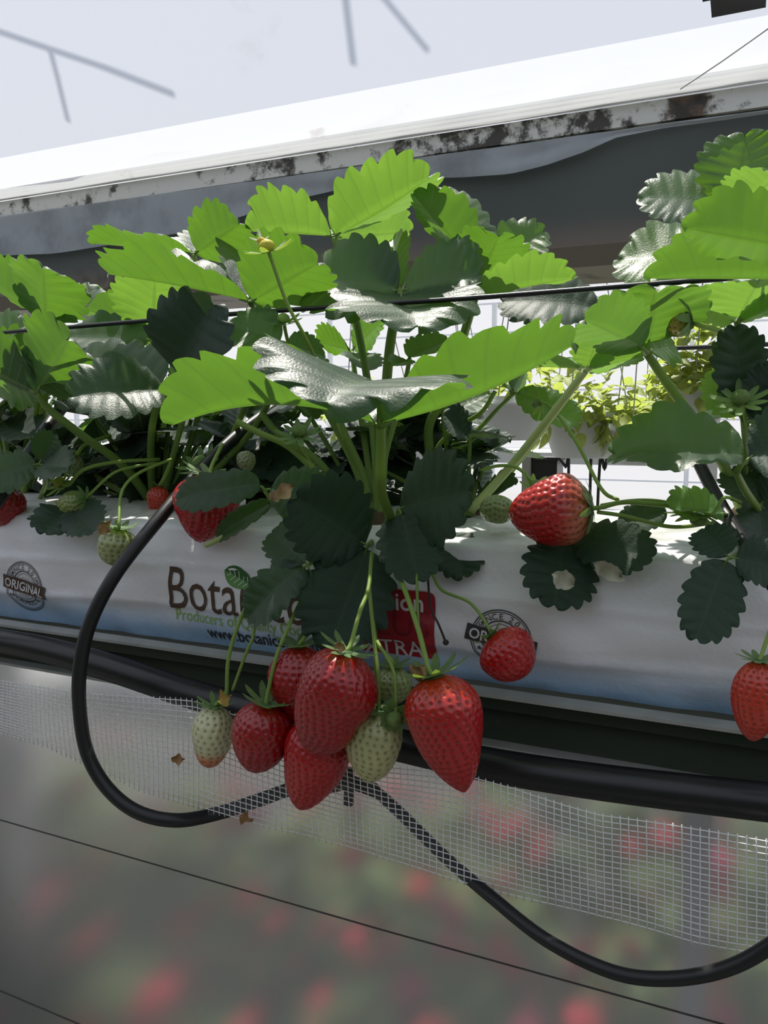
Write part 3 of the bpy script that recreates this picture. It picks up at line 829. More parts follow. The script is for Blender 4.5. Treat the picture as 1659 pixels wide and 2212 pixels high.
# ------------------------------------------------------------------ strawberry plants
NT = 8
def leaflet_mesh(base, tip, wpx, n, fold=15, arch=.0, wave=.03, puff=1.0, seed=0, teeth=NT, rolltip=0.0):
    b0 = P(*base); t0 = P(*tip); L = float(np.linalg.norm(t0-b0)); a = (t0-b0)/L
    k = mpp((b0+t0)/2); Wd = wpx*k
    nv = _r*n[0] - unit(np.array([_dh[0], _dh[1], 0]))*n[1] + np.array([0, 0, 1.0])*n[2]
    nv = unit(nv - a*np.dot(nv, a)); side = np.cross(a, nv)
    rr = np.random.RandomState(seed+11)
    spt = 6; nr = teeth*spt+1; nc = 7
    T = np.linspace(0, 1, nr); ph = T*teeth
    th = np.pi*T
    ex = np.sin(th)**.78*(1-.12*np.cos(th)*0)
    ey = (1-np.cos(th))/2; ey = ey**.92
    # outline normal
    saw = (ph % 1.0); tooth = np.where(saw < .78, saw/.78, (1-saw)/.22)
    tooth = np.sin(tooth*math.pi/2)
    amp = np.clip((T-.10)/.2, 0, 1)*(.172+.02*np.sin(T*17+seed))
    onx = np.sin(th)*1.0; ony = -np.cos(th)
    ex = ex*.5*Wd; ey = ey*L
    d = amp*(tooth-.55)*min(Wd, L)*.5
    ex2 = np.maximum(0, ex+d*onx); ey2 = ey+d*ony*.8
    ex2[-1] = 0; ex2[0] = 0
    my = (T**1.12)*L*.985; my[-1] = ey2[-1]
    cf, sf = math.cos(math.radians(fold)), math.sin(math.radians(fold))
    V = []; UV = []
    asym = 1+rr.uniform(-.06, .06)
    f1, f2, p1, p2 = rr.uniform(3, 6), rr.uniform(3, 6), rr.uniform(0, 6), rr.uniform(0, 6)
    for i in range(nr):
        for sgn in (-1, 1):
            cols = range(nc-1, 0, -1) if sgn < 0 else range(0, nc)
            for j in cols:
                s = j/(nc-1); se = s**.85
                x = ex2[i]*se*(asym if sgn > 0 else 1/asym); y = my[i]+(ey2[i]-my[i])*se**1.15
                yy = y/L; z = x*sf; x_ = x*cf
                z += arch*L*4*yy*(1-yy)
                vv = abs(math.sin(math.pi*(ph[i]-.5)))   # 0 on a vein
                z += puff*.010*Wd*vv*s*(1-.7*s**4)*2.5
                z += wave*Wd*math.sin(f1*yy*2+(p1 if sgn > 0 else p2))*s*s
                z -= rolltip*L*max(0, yy-.6)**2*3 + .05*Wd*s**4*(.5+.5*math.sin(f2*yy*2+p2+sgn))
                V.append(b0+a*y+side*(x_*sgn)+nv*z); UV.append((.5+.5*sgn*s, ph[i]))
    return np.array(V), [f[::-1] for f in grid_faces(nr, 2*nc-1)], UV
SEED = [0]
def leaflet(parent, base, tip, wpx, n, fold=15, arch=.0, mat=None, **kw):
    SEED[0] += 1
    V, F, UV = leaflet_mesh(base, tip, wpx, n, fold, arch, seed=SEED[0], **kw)
    o = obj('leaflet', V, F, mat or M_LEAF, parent, uv=UV, origin=V[0])
    # outward face normals must follow +n
    return o
def leaf(plant, joint, stalk, rpx, leaflets, mat=None, stem=None):
    if mat is None and joint[1] > 900 and joint[0] != 822: mat = M_SHADED
    """one compound leaf: petiole mesh, leaflets as its children. stalk: pixel points from the joint down to the crown."""
    pts = [P(*joint)]+[P(*s) for s in stalk]
    kk = mpp(pts[0]); q = catmull(pts, 7)
    parts = [tube(q, [rpx*.8*kk, rpx*kk, rpx*1.05*kk, rpx*1.25*kk], 9)]
    for lf in leaflets:
        b_ = P(*lf[0]); d_ = np.linalg.norm(b_-pts[0])
        e = b_ + (P(*lf[1])-b_)*.06
        parts.append(tube([pts[0], (pts[0]+b_)/2, e], [rpx*.75*kk, rpx*.5*kk, rpx*.25*kk], 7))
    V, F = join(parts)
    o = obj('leaf', V, F, stem or M_STEM, plant, origin=pts[-1])
    for lf in leaflets:
        kw = lf[6] if len(lf) > 6 else {}
        leaflet(o, lf[0], lf[1], lf[2], lf[3], lf[4] if len(lf) > 4 else 15, lf[5] if len(lf) > 5 else 0, mat=kw.pop('mat', mat), **kw)
    return o
def plant(px, py, Y, label):
    p_ = P(px, py, Y)
    root = empty('strawberry_plant', p_); tag(root, label, 'strawberry plant', 'strawberry plants along the grow bag')
    k = mpp(p_)
    V, F = lathe(p_+np.array([0, 0, -.012]), [(.001, -.01), (.014, -.004), (.017, .006), (.013, .02), (.006, .03), (.001, .032)], 12)
    V = V+nrng.uniform(-.0015, .0015, V.shape)
    obj('crown', V, F, simple('brown crown', (.09, .06, .035), .8, .2, var=.4, scale=90), root)
    return root

PL1 = plant(40, 1118, .10, 'strawberry plant at the left edge of the bag')
PL2 = plant(345, 1112, .09, 'strawberry plant left of centre, behind the black bent tube')
PL3 = plant(815, 1150, .045, 'central strawberry plant with the large pale front leaf and hanging fruit')
PL4 = plant(1010, 1120, .11, 'strawberry plant right of the central one, with the long bright stem')
PL5 = plant(1610, 1140, .09, 'strawberry plant at the right edge, with the tall grey-green leaf')

UP = (0, .25, 1)
# ---- left edge plant
leaf(PL1, (100, 700, .07), [(104, 760, .08), (90, 900, .09), (40, 1110, .10)], 8, [
    ((98, 692, .068), (92, 572, .03), 185, (.1, -.95, .25), 12),
    ((92, 690, .07), (-70, 590, .06), 190, (0, -.55, .8), 30),
    ((108, 692, .07), (216, 622, .12), 105, (-.2, .75, .6), 20)])
leaf(PL1, (-60, 830, .12), [(-40, 950, .12), (20, 1110, .10)], 8, [
    ((-50, 800, .12), (60, 700, .14), 190, (0, .5, .8), 20),
    ((-50, 820, .1), (95, 745, .15), 150, (0, -.6, .7), 20)])
leaf(PL1, (84, 1003, .0), [(100, 1040, .04), (70, 1110, .09)], 5, [
    ((78, 1003, .0), (-30, 1036, -.03), 110, (.1, .8, .6), 12),
    ((88, 996, .0), (118, 936, .0), 80, (.1, .9, .4), 15),
    ((90, 1004, .0), (150, 1010, -.02), 90, (0, .9, .5), 15)], mat=M_LEAF)
leaf(PL1, (150, 1088, .0), [(120, 1085, .05), (60, 1112, .09)], 5, [
    ((150, 1095, .0), (95, 1152, -.035), 110, (0, .8, .5), 10),
    ((155, 1095, .0), (205, 1150, -.035), 100, (0, .8, .5), 10)])
# ---- plant left of centre
leaf(PL2, (80, 850, .0), [(110, 888, .01), (190, 950, .03), (270, 1010, .06), (340, 1105, .09)], 9, [
    ((84, 838, .0), (150, 726, -.02), 230, (.15, -.95, .25), 14, 0.04),
    ((76, 838, .005), (28, 742, .0), 100, (-.7, .7, .3), 30),
    ((74, 846, .0), (-75, 775, -.02), 190, (0, -.8, .5), 22)])
leaf(PL2, (364, 838, .03), [(338, 880, .04), (326, 960, .06), (330, 1100, .09)], 8, [
    ((352, 830, .03), (110, 822, .05), 235, (0, .55, .8), 22, .02),
    ((354, 842, .02), (148, 856, -.04), 175, (-.05, .85, .55), 14, .04),
    ((372, 834, .03), (420, 790, .04), 80, (-.3, .7, .5), 25)])
leaf(PL2, (388, 822, -.02), [(400, 880, .02), (370, 1000, .06), (350, 1105, .09)], 7, [
    ((390, 812, -.02), (468, 652, -.03), 235, (-.15, .93, .28), 14, .10)], mat=M_SHADED)
leaf(PL2, (616, 742, .0), [(600, 830, .04), (520, 960, .07), (370, 1105, .09)], 7, [
    ((604, 736, .0), (494, 706, -.01), 140, (0, .75, .6), 15),
    ((622, 740, .0), (700, 770, .02), 110, (0, .5, .8), 20)], mat=M_YOUNG)
leaf(PL2, (541, 654, .01), [(560, 700, .04), (548, 820, .06), (480, 980, .08), (370, 1105, .09)], 7, [
    ((536, 650, .01), (228, 592, .0), 235, (0, .10, 1), 40, .01),
    ((546, 650, .01), (692, 566, .0), 230, (-.25, -.75, .6), 22),
    ((541, 645, .02), (528, 520, .15), 150, (.3, .5, .8), 25)])
leaf(PL2, (418, 550, .10), [(440, 660, .10), (440, 850, .10), (360, 1105, .09)], 6, [
    ((412, 546, .1), (200, 526, .09), 130, (0, .10, 1), 32),
    ((424, 546, .1), (520, 482, .07), 150, (-.1, -.85, .45), 18),
    ((418, 545, .11), (470, 500, .2), 120, (0, .2, 1), 20)])
leaf(PL2, (330, 735, .14), [(330, 850, .13), (345, 1105, .10)], 6, [
    ((330, 728, .14), (335, 600, .11), 190, (0, -.97, .2), 10, 0, {'mat': M_YOUNG}),
    ((322, 728, .14), (160, 655, .15), 130, (0, -.7, .6), 20),
    ((318, 735, .12), (128, 728, .10), 150, (0, .65, .7), 12)])
# ---- central plant
leaf(PL3, (722, 514, .09), [(748, 600, .09), (790, 800, .07), (812, 1000, .05), (818, 1140, .045)], 8, [
    ((716, 510, .09), (538, 500, .08), 205, (0, -.35, .92), 40, .0),
    ((726, 508, .09), (932, 380, .06), 220, (.05, -.40, .9), 38, -.04),
    ((728, 514, .1), (888, 502, .17), 140, (.25, -.75, .6), 20)], mat=M_YOUNG)
leaf(PL3, (866, 632, .055), [(850, 700, .06), (838, 790, .06), (828, 950, .05), (818, 1140, .045)], 11, [
    ((858, 628, .055), (668, 600, .05), 245, (.0, .86, .5), 14, .03),
    ((874, 626, .055), (1042, 590, .05), 210, (-.1, .86, .5), 14, .03),
    ((866, 640, .05), (905, 712, -.02), 330, (0, .75, .65), 10, .05),
    ((862, 622, .06), (850, 515, .12), 100, (-.5, .75, .45), 25)])
leaf(PL3, (822, 922, -.10), [(822, 1000, -.085), (824, 1060, -.06), (842, 1120, -.01), (830, 1150, .03)], 12, [
    ((818, 836, -.095), (702, 880, -.175), 480, (-.06, .68, .75), 14, .10, {'wave': .02, 'puff': .5}),
    ((812, 915, -.10), (366, 922, -.10), 300, (.0, -.22, 1), 40, .085),
    ((830, 914, -.10), (1244, 742, -.06), 300, (0, -.22, 1), 42, -.05)], stem=M_STEM)
leaf(PL3, (862, 1100, .0), [(850, 1130, .02), (825, 1150, .04)], 6, [
    ((866, 1096, .0), (1018, 1060, -.03), 215, (.05, .93, .3), 8),
    ((868, 1110, -.01), (905, 1258, -.045), 140, (0, .92, .3), 14)])
leaf(PL3, (796, 1178, -.015), [(806, 1168, .01), (815, 1155, .04)], 6, [
    ((788, 1176, -.015), (636, 1072, -.045), 200, (0, .93, .3), 10),
    ((792, 1186, -.015), (712, 1400, -.06), 205, (-.05, .93, .25), 10)])
leaf(PL3, (975, 1150, .02), [(930, 1140, .03), (830, 1150, .04)], 5, [
    ((978, 1152, .02), (1000, 1248, -.015), 115, (0, .9, .4), 12)])
leaf(PL3, (664, 1222, -.045), [(690, 1205, -.03), (760, 1175, .01), (812, 1155, .04)], 5, [
    ((656, 1224, -.045), (535, 1338, -.065), 120, (-.35, .8, .5), 14, .06),
    ((660, 1214, -.045), (585, 1150, -.03), 100, (-.1, .9, .4), 12),
    ((668, 1230, -.045), (672, 1330, -.04), 60, (-.6, .7, .3), 30)], mat=M_LEAF)
leaf(PL3, (572, 1060, -.03), [(600, 1098, -.025), (645, 1145, -.015), (720, 1185, .01), (810, 1158, .04)], 6, [
    ((562, 1044, -.03), (380, 1080, -.06), 100, (.05, .80, .62), 10, .03),
    ((586, 1054, -.03), (722, 1076, -.02), 125, (0, .9, .45), 12),
    ((588, 1084, -.02), (468, 1162, -.025), 58, (-.2, .85, .5), 18, .03)], mat=M_LEAF)
leaf(PL3, (700, 880, .05), [(740, 950, .05), (780, 1040, .05), (812, 1145, .045)], 9, [
    ((694, 872, .05), (560, 840, .08), 150, (0, -.3, 1), 20)])
leaf(PL3, (760, 760, .14), [(780, 900, .1), (815, 1145, .05)], 6, [
    ((756, 756, .14), (690, 740, .15), 110, (0, -.6, .7), 15),
    ((764, 752, .14), (830, 690, .16), 120, (0, -.5, .8), 15),
    ((762, 764, .13), (800, 800, .08), 90, (.2, .7, .6), 20)])
leaf(PL3, (885, 775, .05), [(870, 850, .05), (830, 1000, .05), (820, 1140, .045)], 6, [
    ((882, 772, .05), (968, 735, .0), 90, (.0, -.7, .7), 25),
    ((880, 778, .04), (850, 790, .0), 60, (0, .8, .5), 20)], mat=M_YOUNG)
# ---- plant right of the central one
leaf(PL4, (1036, 604, .10), [(1012, 690, .10), (962, 850, .10), (925, 940, .10), (960, 1110, .11)], 10, [
    ((1030, 590, .1), (892, 418, .07), 150, (.55, -.6, .45), 30, .03),
    ((1046, 560, .12), (936, 406, .14), 135, (.45, .7, .5), 22, .05),
    ((1038, 600, .1), (1078, 508, .06), 170, (0, -.93, .3), 16),
    ((1052, 560, .15), (1178, 498, .17), 130, (-.25, .85, .4), 10),
    ((1050, 615, .14), (1180, 575, .14), 110, (0, .85, .4), 12)])
leaf(PL4, (1030, 642, .06), [(1005, 720, .08), (960, 860, .1), (980, 1110, .11)], 6, [
    ((1038, 640, .05), (1242, 600, .05), 160, (0, -.4, .9), 34)], mat=M_YOUNG)
leaf(PL4, (1300, 672, .12), [(1285, 760, .12), (1180, 920, .1), (1030, 1110, .11)], 6, [
    ((1292, 668, .12), (1082, 652, .11), 165, (0, .75, .6), 10, .05)], mat=M_SHADED)
leaf(PL4, (1264, 802, .01), [(1205, 880, .02), (1110, 1000, .04), (1020, 1100, .09)], 10, [
    ((1268, 794, .01), (1300, 712, .0), 110, (-.2, -.85, .4), 22),
    ((1272, 798, .01), (1390, 770, .03), 90, (0, -.65, .7), 25),
    ((1256, 796, .03), (1110, 790, .12), 120, (0, -.5, .85), 30)], stem=M_STEMB, mat=M_YOUNG)
leaf(PL4, (1110, 850, .10), [(1060, 900, .1), (1000, 980, .1), (1010, 1110, .11)], 5, [
    ((1118, 848, .1), (1252, 912, .1), 95, (.1, .8, .5), 12),
    ((1104, 846, .1), (1040, 800, .12), 110, (0, -.5, .8), 15),
    ((1108, 844, .1), (1140, 790, .12), 90, (0, -.7, .6), 15)])
leaf(PL4, (1232, 1160, .0), [(1180, 1150, .04), (1080, 1130, .08), (1015, 1120, .11)], 5, [
    ((1220, 1164, .0), (1196, 1312, -.035), 165, (0, .92, .35), 8),
    ((1244, 1162, .0), (1412, 1205, -.02), 125, (0, .9, .4), 8)])
leaf(PL4, (960, 900, .12), [(975, 980, .12), (1005, 1110, .11)], 7, [
    ((960, 894, .12), (870, 830, .15), 140, (0, .3, .9), 18),
    ((966, 896, .12), (1060, 850, .14), 130, (0, .5, .8), 18)])
# ---- right edge plant
leaf(PL5, (1398, 764, .01), [(1436, 820, .02), (1492, 898, .03), (1560, 1000, .05), (1610, 1120, .085)], 11, [
    ((1386, 750, -.005), (1260, 690, -.06), 170, (.15, -.75, .55), 22),
    ((1402, 742, .02), (1416, 618, -.005), 275, (0, -.96, .2), 10),
    ((1388, 752, .03), (1322, 758, .06), 95, (.1, .93, .3), 8),
    ((1404, 756, .03), (1458, 745, .06), 100, (-.1, .93, .3), 8)])
leaf(PL5, (1590, 452, .10), [(1640, 540, .08), (1690, 750, .09), (1650, 1000, .09), (1615, 1120, .09)], 9, [
    ((1580, 446, .11), (1380, 428, .10), 185, (-.05, .76, .65), 8, .03),
    ((1590, 440, .11), (1612, 288, .12), 190, (-.35, .78, .5), 20),
    ((1600, 448, .06), (1690, 372, .02), 170, (0, -.93, .3), 14, 0, {'mat': M_YOUNG})])
leaf(PL5, (1760, 600, -.04), [(1770, 760, .0), (1700, 1000, .06), (1625, 1130, .09)], 9, [
    ((1740, 604, -.03), (1396, 602, -.035), 230, (0, -.25, 1), 42),
    ((1740, 540, -.085), (1476, 492, -.085), 220, (0, -.7, .8), 30)])
leaf(PL5, (1620, 560, .10), [(1680, 700, .10), (1660, 950, .08), (1615, 1120, .09)], 7, [
    ((1600, 556, .10), (1336, 560, .11), 250, (0, .74, .65), 8, .02)])
leaf(PL5, (1592, 698, .06), [(1598, 770, .07), (1610, 900, .08), (1612, 1120, .09)], 8, [
    ((1596, 688, .06), (1640, 604, .03), 190, (.05, -.95, .25), 14),
    ((1586, 694, .06), (1512, 632, .07), 80, (-.3, -.7, .5), 25),
    ((1602, 694, .06), (1700, 650, .05), 80, (0, -.6, .7), 25)], mat=M_YOUNG)
leaf(PL5, (1590, 1020, -.035), [(1610, 1060, -.01), (1640, 1110, .05), (1620, 1135, .085)], 9, [
    ((1606, 985, -.035), (1318, 982, -.04), 235, (0, .60, .80), 22, .05, {'wave': .035, 'mat': M_LEAF}),
    ((1618, 985, -.035), (1760, 950, -.03), 190, (0, .8, .55), 14)])
leaf(PL5, (1604, 905, .03), [(1610, 980, .05), (1612, 1120, .085)], 6, [
    ((1604, 896, .03), (1585, 704, .03), 120, (-.15, .93, .25), 12, .04, {'wave': .10, 'puff': 2.5}),
    ((1596, 898, .03), (1535, 800, .04), 90, (-.2, -.6, .6), 20, 0, {'mat': M_YOUNG}),
    ((1612, 898, .03), (1690, 790, .03), 120, (.2, .8, .4), 20)])
leaf(PL5, (1570, 1112, .0), [(1590, 1120, .03), (1610, 1135, .08)], 5, [
    ((1562, 1108, .0), (1442, 1096, -.01), 135, (0, .45, .8), 20, 0, {'mat': M_YOUNG}),
    ((1440, 1106, .03), (1338, 1128, .03), 75, (0, .85, .5), 12)])
leaf(PL5, (1578, 1205, -.045), [(1600, 1190, -.02), (1620, 1150, .06)], 5, [
    ((1566, 1212, -.045), (1502, 1384, -.075), 130, (-.2, .92, .3), 10),
    ((1570, 1200, -.045), (1520, 1140, -.03), 100, (-.1, .93, .3), 12),
    ((1590, 1205, -.045), (1690, 1230, -.04), 120, (0, .85, .5), 12)])
leaf(PL5, (1640, 1090, .05), [(1630, 1120, .08)], 5, [
    ((1636, 1086, .05), (1580, 1010, .06), 110, (0, .8, .5), 12),
    ((1646, 1086, .05), (1720, 1060, .05), 130, (0, .8, .5), 12),
    ((1640, 1094, .04), (1650, 1200, .0), 120, (0, .9, .4), 12)])
# ---- dense shaded leaves deeper in the row
fill = [(PL1, 60, 1010, 7), (PL2, 240, 1040, 7), (PL2, 440, 1040, 7), (PL3, 640, 1060, 6), (PL4, 960, 1040, 5), (PL1, 30, 890, 9), (PL2, 250, 950, 12), (PL2, 480, 920, 9), (PL3, 660, 970, 8), (PL3, 760, 900, 8), (PL4, 930, 960, 9), (PL5, 1640, 930, 5), (PL5, 1640, 1250, 3)]
for pl, cx, cy, cnt in fill:
    for i in range(cnt):
        x = cx+rng.uniform(-130, 130); y = cy+rng.uniform(-70, 110); Y = rng.uniform(.08, .19)
        if pl is PL5: x = min(1700, max(1600, x)); Y = rng.uniform(.04, .14)
        bx_, by_ = (40, 1110) if pl is PL1 else (345, 1105) if pl is PL2 else (815, 1140) if pl is PL3 else (1010, 1110) if pl is PL4 else (1612, 1130)
        j = (x, y, Y); ang0 = rng.uniform(0, 6.28); lfs = []
        for q in range(3):
            a = ang0+q*2.1+rng.uniform(-.3, .3); Ls = rng.uniform(75, 125)
            lfs.append(((x+8*math.cos(a), y+5*math.sin(a), Y), (x+Ls*math.cos(a), y+Ls*.6*math.sin(a), Y+rng.uniform(-.05, .05)), rng.uniform(80, 120), (rng.uniform(-.4, .4), rng.uniform(.1, .9), rng.uniform(.5, 1)), rng.uniform(8, 25)))
        leaf(pl, j, [((x+bx_)/2, (y+by_)/2, (Y+.09)/2), (bx_+rng.uniform(-12, 12), by_, .09)], 5, lfs)
# bare stalks among the leaves
for pl, pts, r, mt in ((PL3, [(510, 910, -.01), (560, 935, .0), (630, 970, .01), (720, 1060, .02), (805, 1150, .04)], 7, M_STEMP),
                   (PL3, [(565, 895, .05), (600, 935, .05), (680, 990, .05), (740, 1060, .05), (805, 1140, .045)], 8, M_STEM),
                   (PL3, [(725, 890, .04), (745, 940, .045), (790, 1040, .05), (815, 1140, .045)], 9, M_STEM),
                   (PL4, [(1070, 845, .09), (1040, 890, .09), (980, 930, .1), (940, 990, .1), (985, 1115, .11)], 5, M_STEM)):
    q = [P(*p_) for p_ in pts]; obj('stalk', *tube(catmull(q, 7), r*mpp(q[0]), 8), mt, pl)

# ------------------------------------------------------------------ fruit
def sepal(root, dirv, axis, L, Wd, reflex, cup=.15, mat=None, parent=None):
    """narrow pointed sepal leaving 'root' along dirv (perpendicular to axis), bending towards +axis by reflex"""
    dirv = unit(dirv); axis = unit(axis); sd = np.cross(dirv, axis); V = []; UV = []
    n = 7
    for i in range(n):
        t = i/(n-1); ang = abs(reflex)*(t**.8)+1e-4; sg = 1 if reflex >= 0 else -1
        c_ = root + dirv*L*t*math.sin(ang)/ang + axis*(sg*L*t*(1-math.cos(ang))/ang)
        w = Wd*.5*(.55+1.2*t)*(1-t)**.65 if t > 0 else Wd*.3
        for s in (-1, -.5, 0, .5, 1):
            V.append(c_+sd*w*s+axis*abs(s)*w*cup); UV.append((.5+.5*s, t*2+.2))
    return obj('sepal', V, grid_faces(n, 5), mat or M_SEPAL, parent, uv=UV)
def berry_profile(t, tm, a, b_):
    t = np.asarray(t)
    return np.where(t < tm, np.sqrt(np.clip(1-(1-t/tm)**2, 0, 1)), np.clip(1-np.clip((t-tm)/(1-tm), 0, 1)**a, 0, 1)**b_)
RED = (.50, .006, .008); DEEP = (.38, .004, .008); ORG = (.62, .045, .02); PALE = (.66, .66, .36); LIME = (.42, .46, .17); GRN = (.30, .38, .14)
def berry(label, top, tip, wpx, Y, col, dY=0.0, tm=.30, a=1.9, b_=.62, bend=(0, 0), seed=1, stem=None, stem_r=4.5, sepals=9, reflex=.9, sep_len=.42, colfun=None, waist=0, seeds='r', spacing=.082, group='strawberries'):
    p0 = P(top[0], top[1], Y); p1 = P(tip[0], tip[1], Y+dY); k = mpp((p0+p1)/2)
    ax = p1-p0; L = np.linalg.norm(ax); ax = ax/L; Wd = wpx*k
    e1 = unit(np.cross(ax, _d)); e2 = np.cross(ax, e1)
    root = empty('strawberry', p1 if p1[2] < p0[2] else p0); tag(root, label, 'strawberry', group)
    ds = Wd*spacing*1.42
    nphi = int(max(60, min(230, 6*math.pi*Wd/ds))); nt_ = int(max(40, min(150, 6*L/ds)))
    tt = (1-np.cos(np.linspace(0, np.pi, nt_)))/2; tt = .6*tt+.4*np.linspace(0, 1, nt_); tt[0] = .0; tt[-1] = 1
    rs = np.random.RandomState(seed)
    l1, l2, l3 = rs.uniform(0, 6.28, 3)
    def surf(t, phi):
        r = berry_profile(t, tm, a, b_)*Wd/2
        r = r*(1+.045*np.sin(2*phi+l1+2*t)+.03*np.sin(3*phi+l2-3*t)+.02*np.sin(5*t*2+l3+phi))
        if waist: r = r*(1-waist*np.exp(-((t-.62)/.13)**2)*(.5+.5*np.cos(phi-l1)))
        x = np.cos(phi)*r; y = np.sin(phi)*r*.93
        bx_ = bend[0]*Wd*np.sin(np.pi*t); by_ = bend[1]*Wd*np.sin(np.pi*t)
        return p0[None]+np.outer(t*L, ax)+np.outer(x+bx_, e1)+np.outer(y+by_, e2)
    phis = np.linspace(0, 2*np.pi, nphi, endpoint=False)
    T, PH = np.meshgrid(tt, phis, indexing='ij'); T = T.ravel(); PH = PH.ravel()
    S = surf(T, PH)
    # seeds in staggered rings
    st, sp = [], []; fine = np.linspace(.03, .985, 200); ctr = surf(fine, np.zeros(200)); arc = np.concatenate([[0], np.cumsum(np.linalg.norm(np.diff(ctr, axis=0), axis=1))])
    ring = 0; pos = ds*.4
    while pos < arc[-1]:
        t = float(np.interp(pos, arc, fine)); r = float(berry_profile(t, tm, a, b_))*Wd/2
        cnt = max(1, int(round(2*math.pi*r/(ds*1.12))))
        for q in range(cnt):
            st.append(min(.99, max(.01, t+rs.uniform(-.08, .08)*ds/L))); sp.append(2*math.pi*(q+.5*(ring % 2)+rs.uniform(-.10, .10))/cnt)
        pos += ds*.86; ring += 1
    st = np.array(st); sp = np.array(sp); C_ = surf(st, sp)
    d2 = np.full(len(S), 1e9)
    for i0 in range(0, len(C_), 64):
        dd = ((S[:, None]-C_[None, i0:i0+64])**2).sum(2).min(1); d2 = np.minimum(d2, dd)
    dn = np.sqrt(d2)/ds
    axp = p0[None]+np.outer(T*L, ax)+np.outer(bend[0]*Wd*np.sin(np.pi*T), e1)+np.outer(bend[1]*Wd*np.sin(np.pi*T), e2)
    rad = S-axp; rn = rad/(np.linalg.norm(rad, axis=1)[:, None]+1e-9)
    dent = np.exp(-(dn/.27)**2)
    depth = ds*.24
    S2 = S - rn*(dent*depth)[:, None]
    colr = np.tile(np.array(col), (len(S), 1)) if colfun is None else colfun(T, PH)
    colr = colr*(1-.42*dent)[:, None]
    F = [(i*nphi+j, (i+1)*nphi+j, (i+1)*nphi+(j+1) % nphi, i*nphi+(j+1) % nphi) for i in range(nt_-1) for j in range(nphi)]
    # make faces point outwards
    f0 = F[len(F)//2+3]; nrm = np.cross(S2[f0[1]]-S2[f0[0]], S2[f0[2]]-S2[f0[0]])
    if np.dot(nrm, S2[f0[0]]-axp[f0[0]]) < 0: F = [f[::-1] for f in F]
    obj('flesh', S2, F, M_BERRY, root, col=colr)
    # seeds: little almond bodies
    parts = []
    axs = p0[None]+np.outer(st*L, ax)+np.outer(bend[0]*Wd*np.sin(np.pi*st), e1)+np.outer(bend[1]*Wd*np.sin(np.pi*st), e2)
    Cn = C_-axs; Cn /= np.linalg.norm(Cn, axis=1)[:, None]+1e-9
    for c_, n_ in zip(C_, Cn):
        u_ = unit(ax-n_*np.dot(ax, n_)+1e-6); v_ = np.cross(n_, u_); q = c_-n_*depth*.95
        sl, sw, sh = ds*.17, ds*.105, ds*.08
        parts.append((np.array([q+u_*sl, q+v_*sw, q-u_*sl, q-v_*sw, q+n_*sh+u_*sl*.2, q+n_*sh-u_*sl*.3]), [(0, 1, 4), (1, 5, 4), (1, 2, 5), (2, 3, 5), (3, 4, 5), (3, 0, 4)]))
    V, F = join(parts); obj('seeds', V, F, M_SEEDR if seeds == 'r' else M_SEEDG, root, kind='stuff')
    # calyx
    if sepals:
        V, F = [], []
        rc = Wd*.13
        cpts = [p0-ax*Wd*.03, p0-ax*Wd*.012, p0+ax*Wd*.02]; V, F = tube(cpts, [rc*.35, rc*.8, rc], 10)
        cal = obj('calyx', V, F, M_SEPAL, root, uv=[(.2, .2)]*len(V))
        for q in range(sepals):
            an = 2*math.pi*(q+rs.uniform(-.2, .2))/sepals; dv = e1*math.cos(an)+e2*math.sin(an)
            sepal(p0+dv*rc*.6-ax*Wd*.015, dv, -ax, Wd*sep_len*rs.uniform(.8, 1.2), Wd*sep_len*.42, reflex*rs.uniform(.6, 1.3), parent=cal)
    if stem:
        q = [p0-ax*Wd*.01]+[P(*s) for s in stem]
        obj('stem', *tube(catmull(q, 7), stem_r*k, 8), M_STEMP, root)
    return root
def grad(c0, c1, lo, hi, ang=None):
    def f(T, PH):
        w = np.clip((T+ (0 if ang is None else .16*np.cos(PH-ang)) - lo)/(hi-lo), 0, 1); w = (w*w*(3-2*w))[:, None]
        return np.array(c0)[None]*(1-w)+np.array(c1)[None]*w
    return f
berry('white unripe strawberry with a blushing orange tip, leftmost of the hanging bunch', (464, 1526), (452, 1657), 92, -.075, PALE, tm=.42, b_=.55, colfun=grad((.70, .70, .42), (.72, .22, .09), .60, .85), seeds='g', stem=[(478, 1512, -.074), (489, 1500, -.073), (494, 1420, -.068), (520, 1336, -.06), (560, 1260, -.05)], seed=3, spacing=.115)
berry('dark red rounded strawberry hanging beside the white one', (575, 1522), (550, 1668), 130, -.085, DEEP, tm=.36, b_=.6, a=1.8, stem=[(578, 1500, -.083), (600, 1410, -.075), (640, 1318, -.055), (664, 1275, -.04)], seed=4, spacing=.088)
berry('red strawberry half hidden behind the biggest one', (645, 1395), (650, 1570), 128, -.062, DEEP, tm=.4, stem=[(660, 1375, -.06), (700, 1330, -.05)], seed=5, reflex=.5, spacing=.085)
berry('biggest deep red strawberry, in the middle of the hanging bunch', (748, 1408), (678, 1625), 172, -.105, DEEP, tm=.34, a=1.7, b_=.50, bend=(.04, 0), waist=.14, stem=[(758, 1390, -.10), (778, 1320, -.08), (796, 1270, -.06), (803, 1195, -.03)], seed=6, reflex=.5, sep_len=.3, stem_r=5, spacing=.070)
berry('red strawberry with a long blunt tip under the biggest one, lowest on its left', (705, 1560), (650, 1748), 140, -.08, RED, tm=.32, a=1.6, b_=.60, stem=[(715, 1540, -.075), (740, 1450, -.06)], seed=7, sepals=6, spacing=.080)
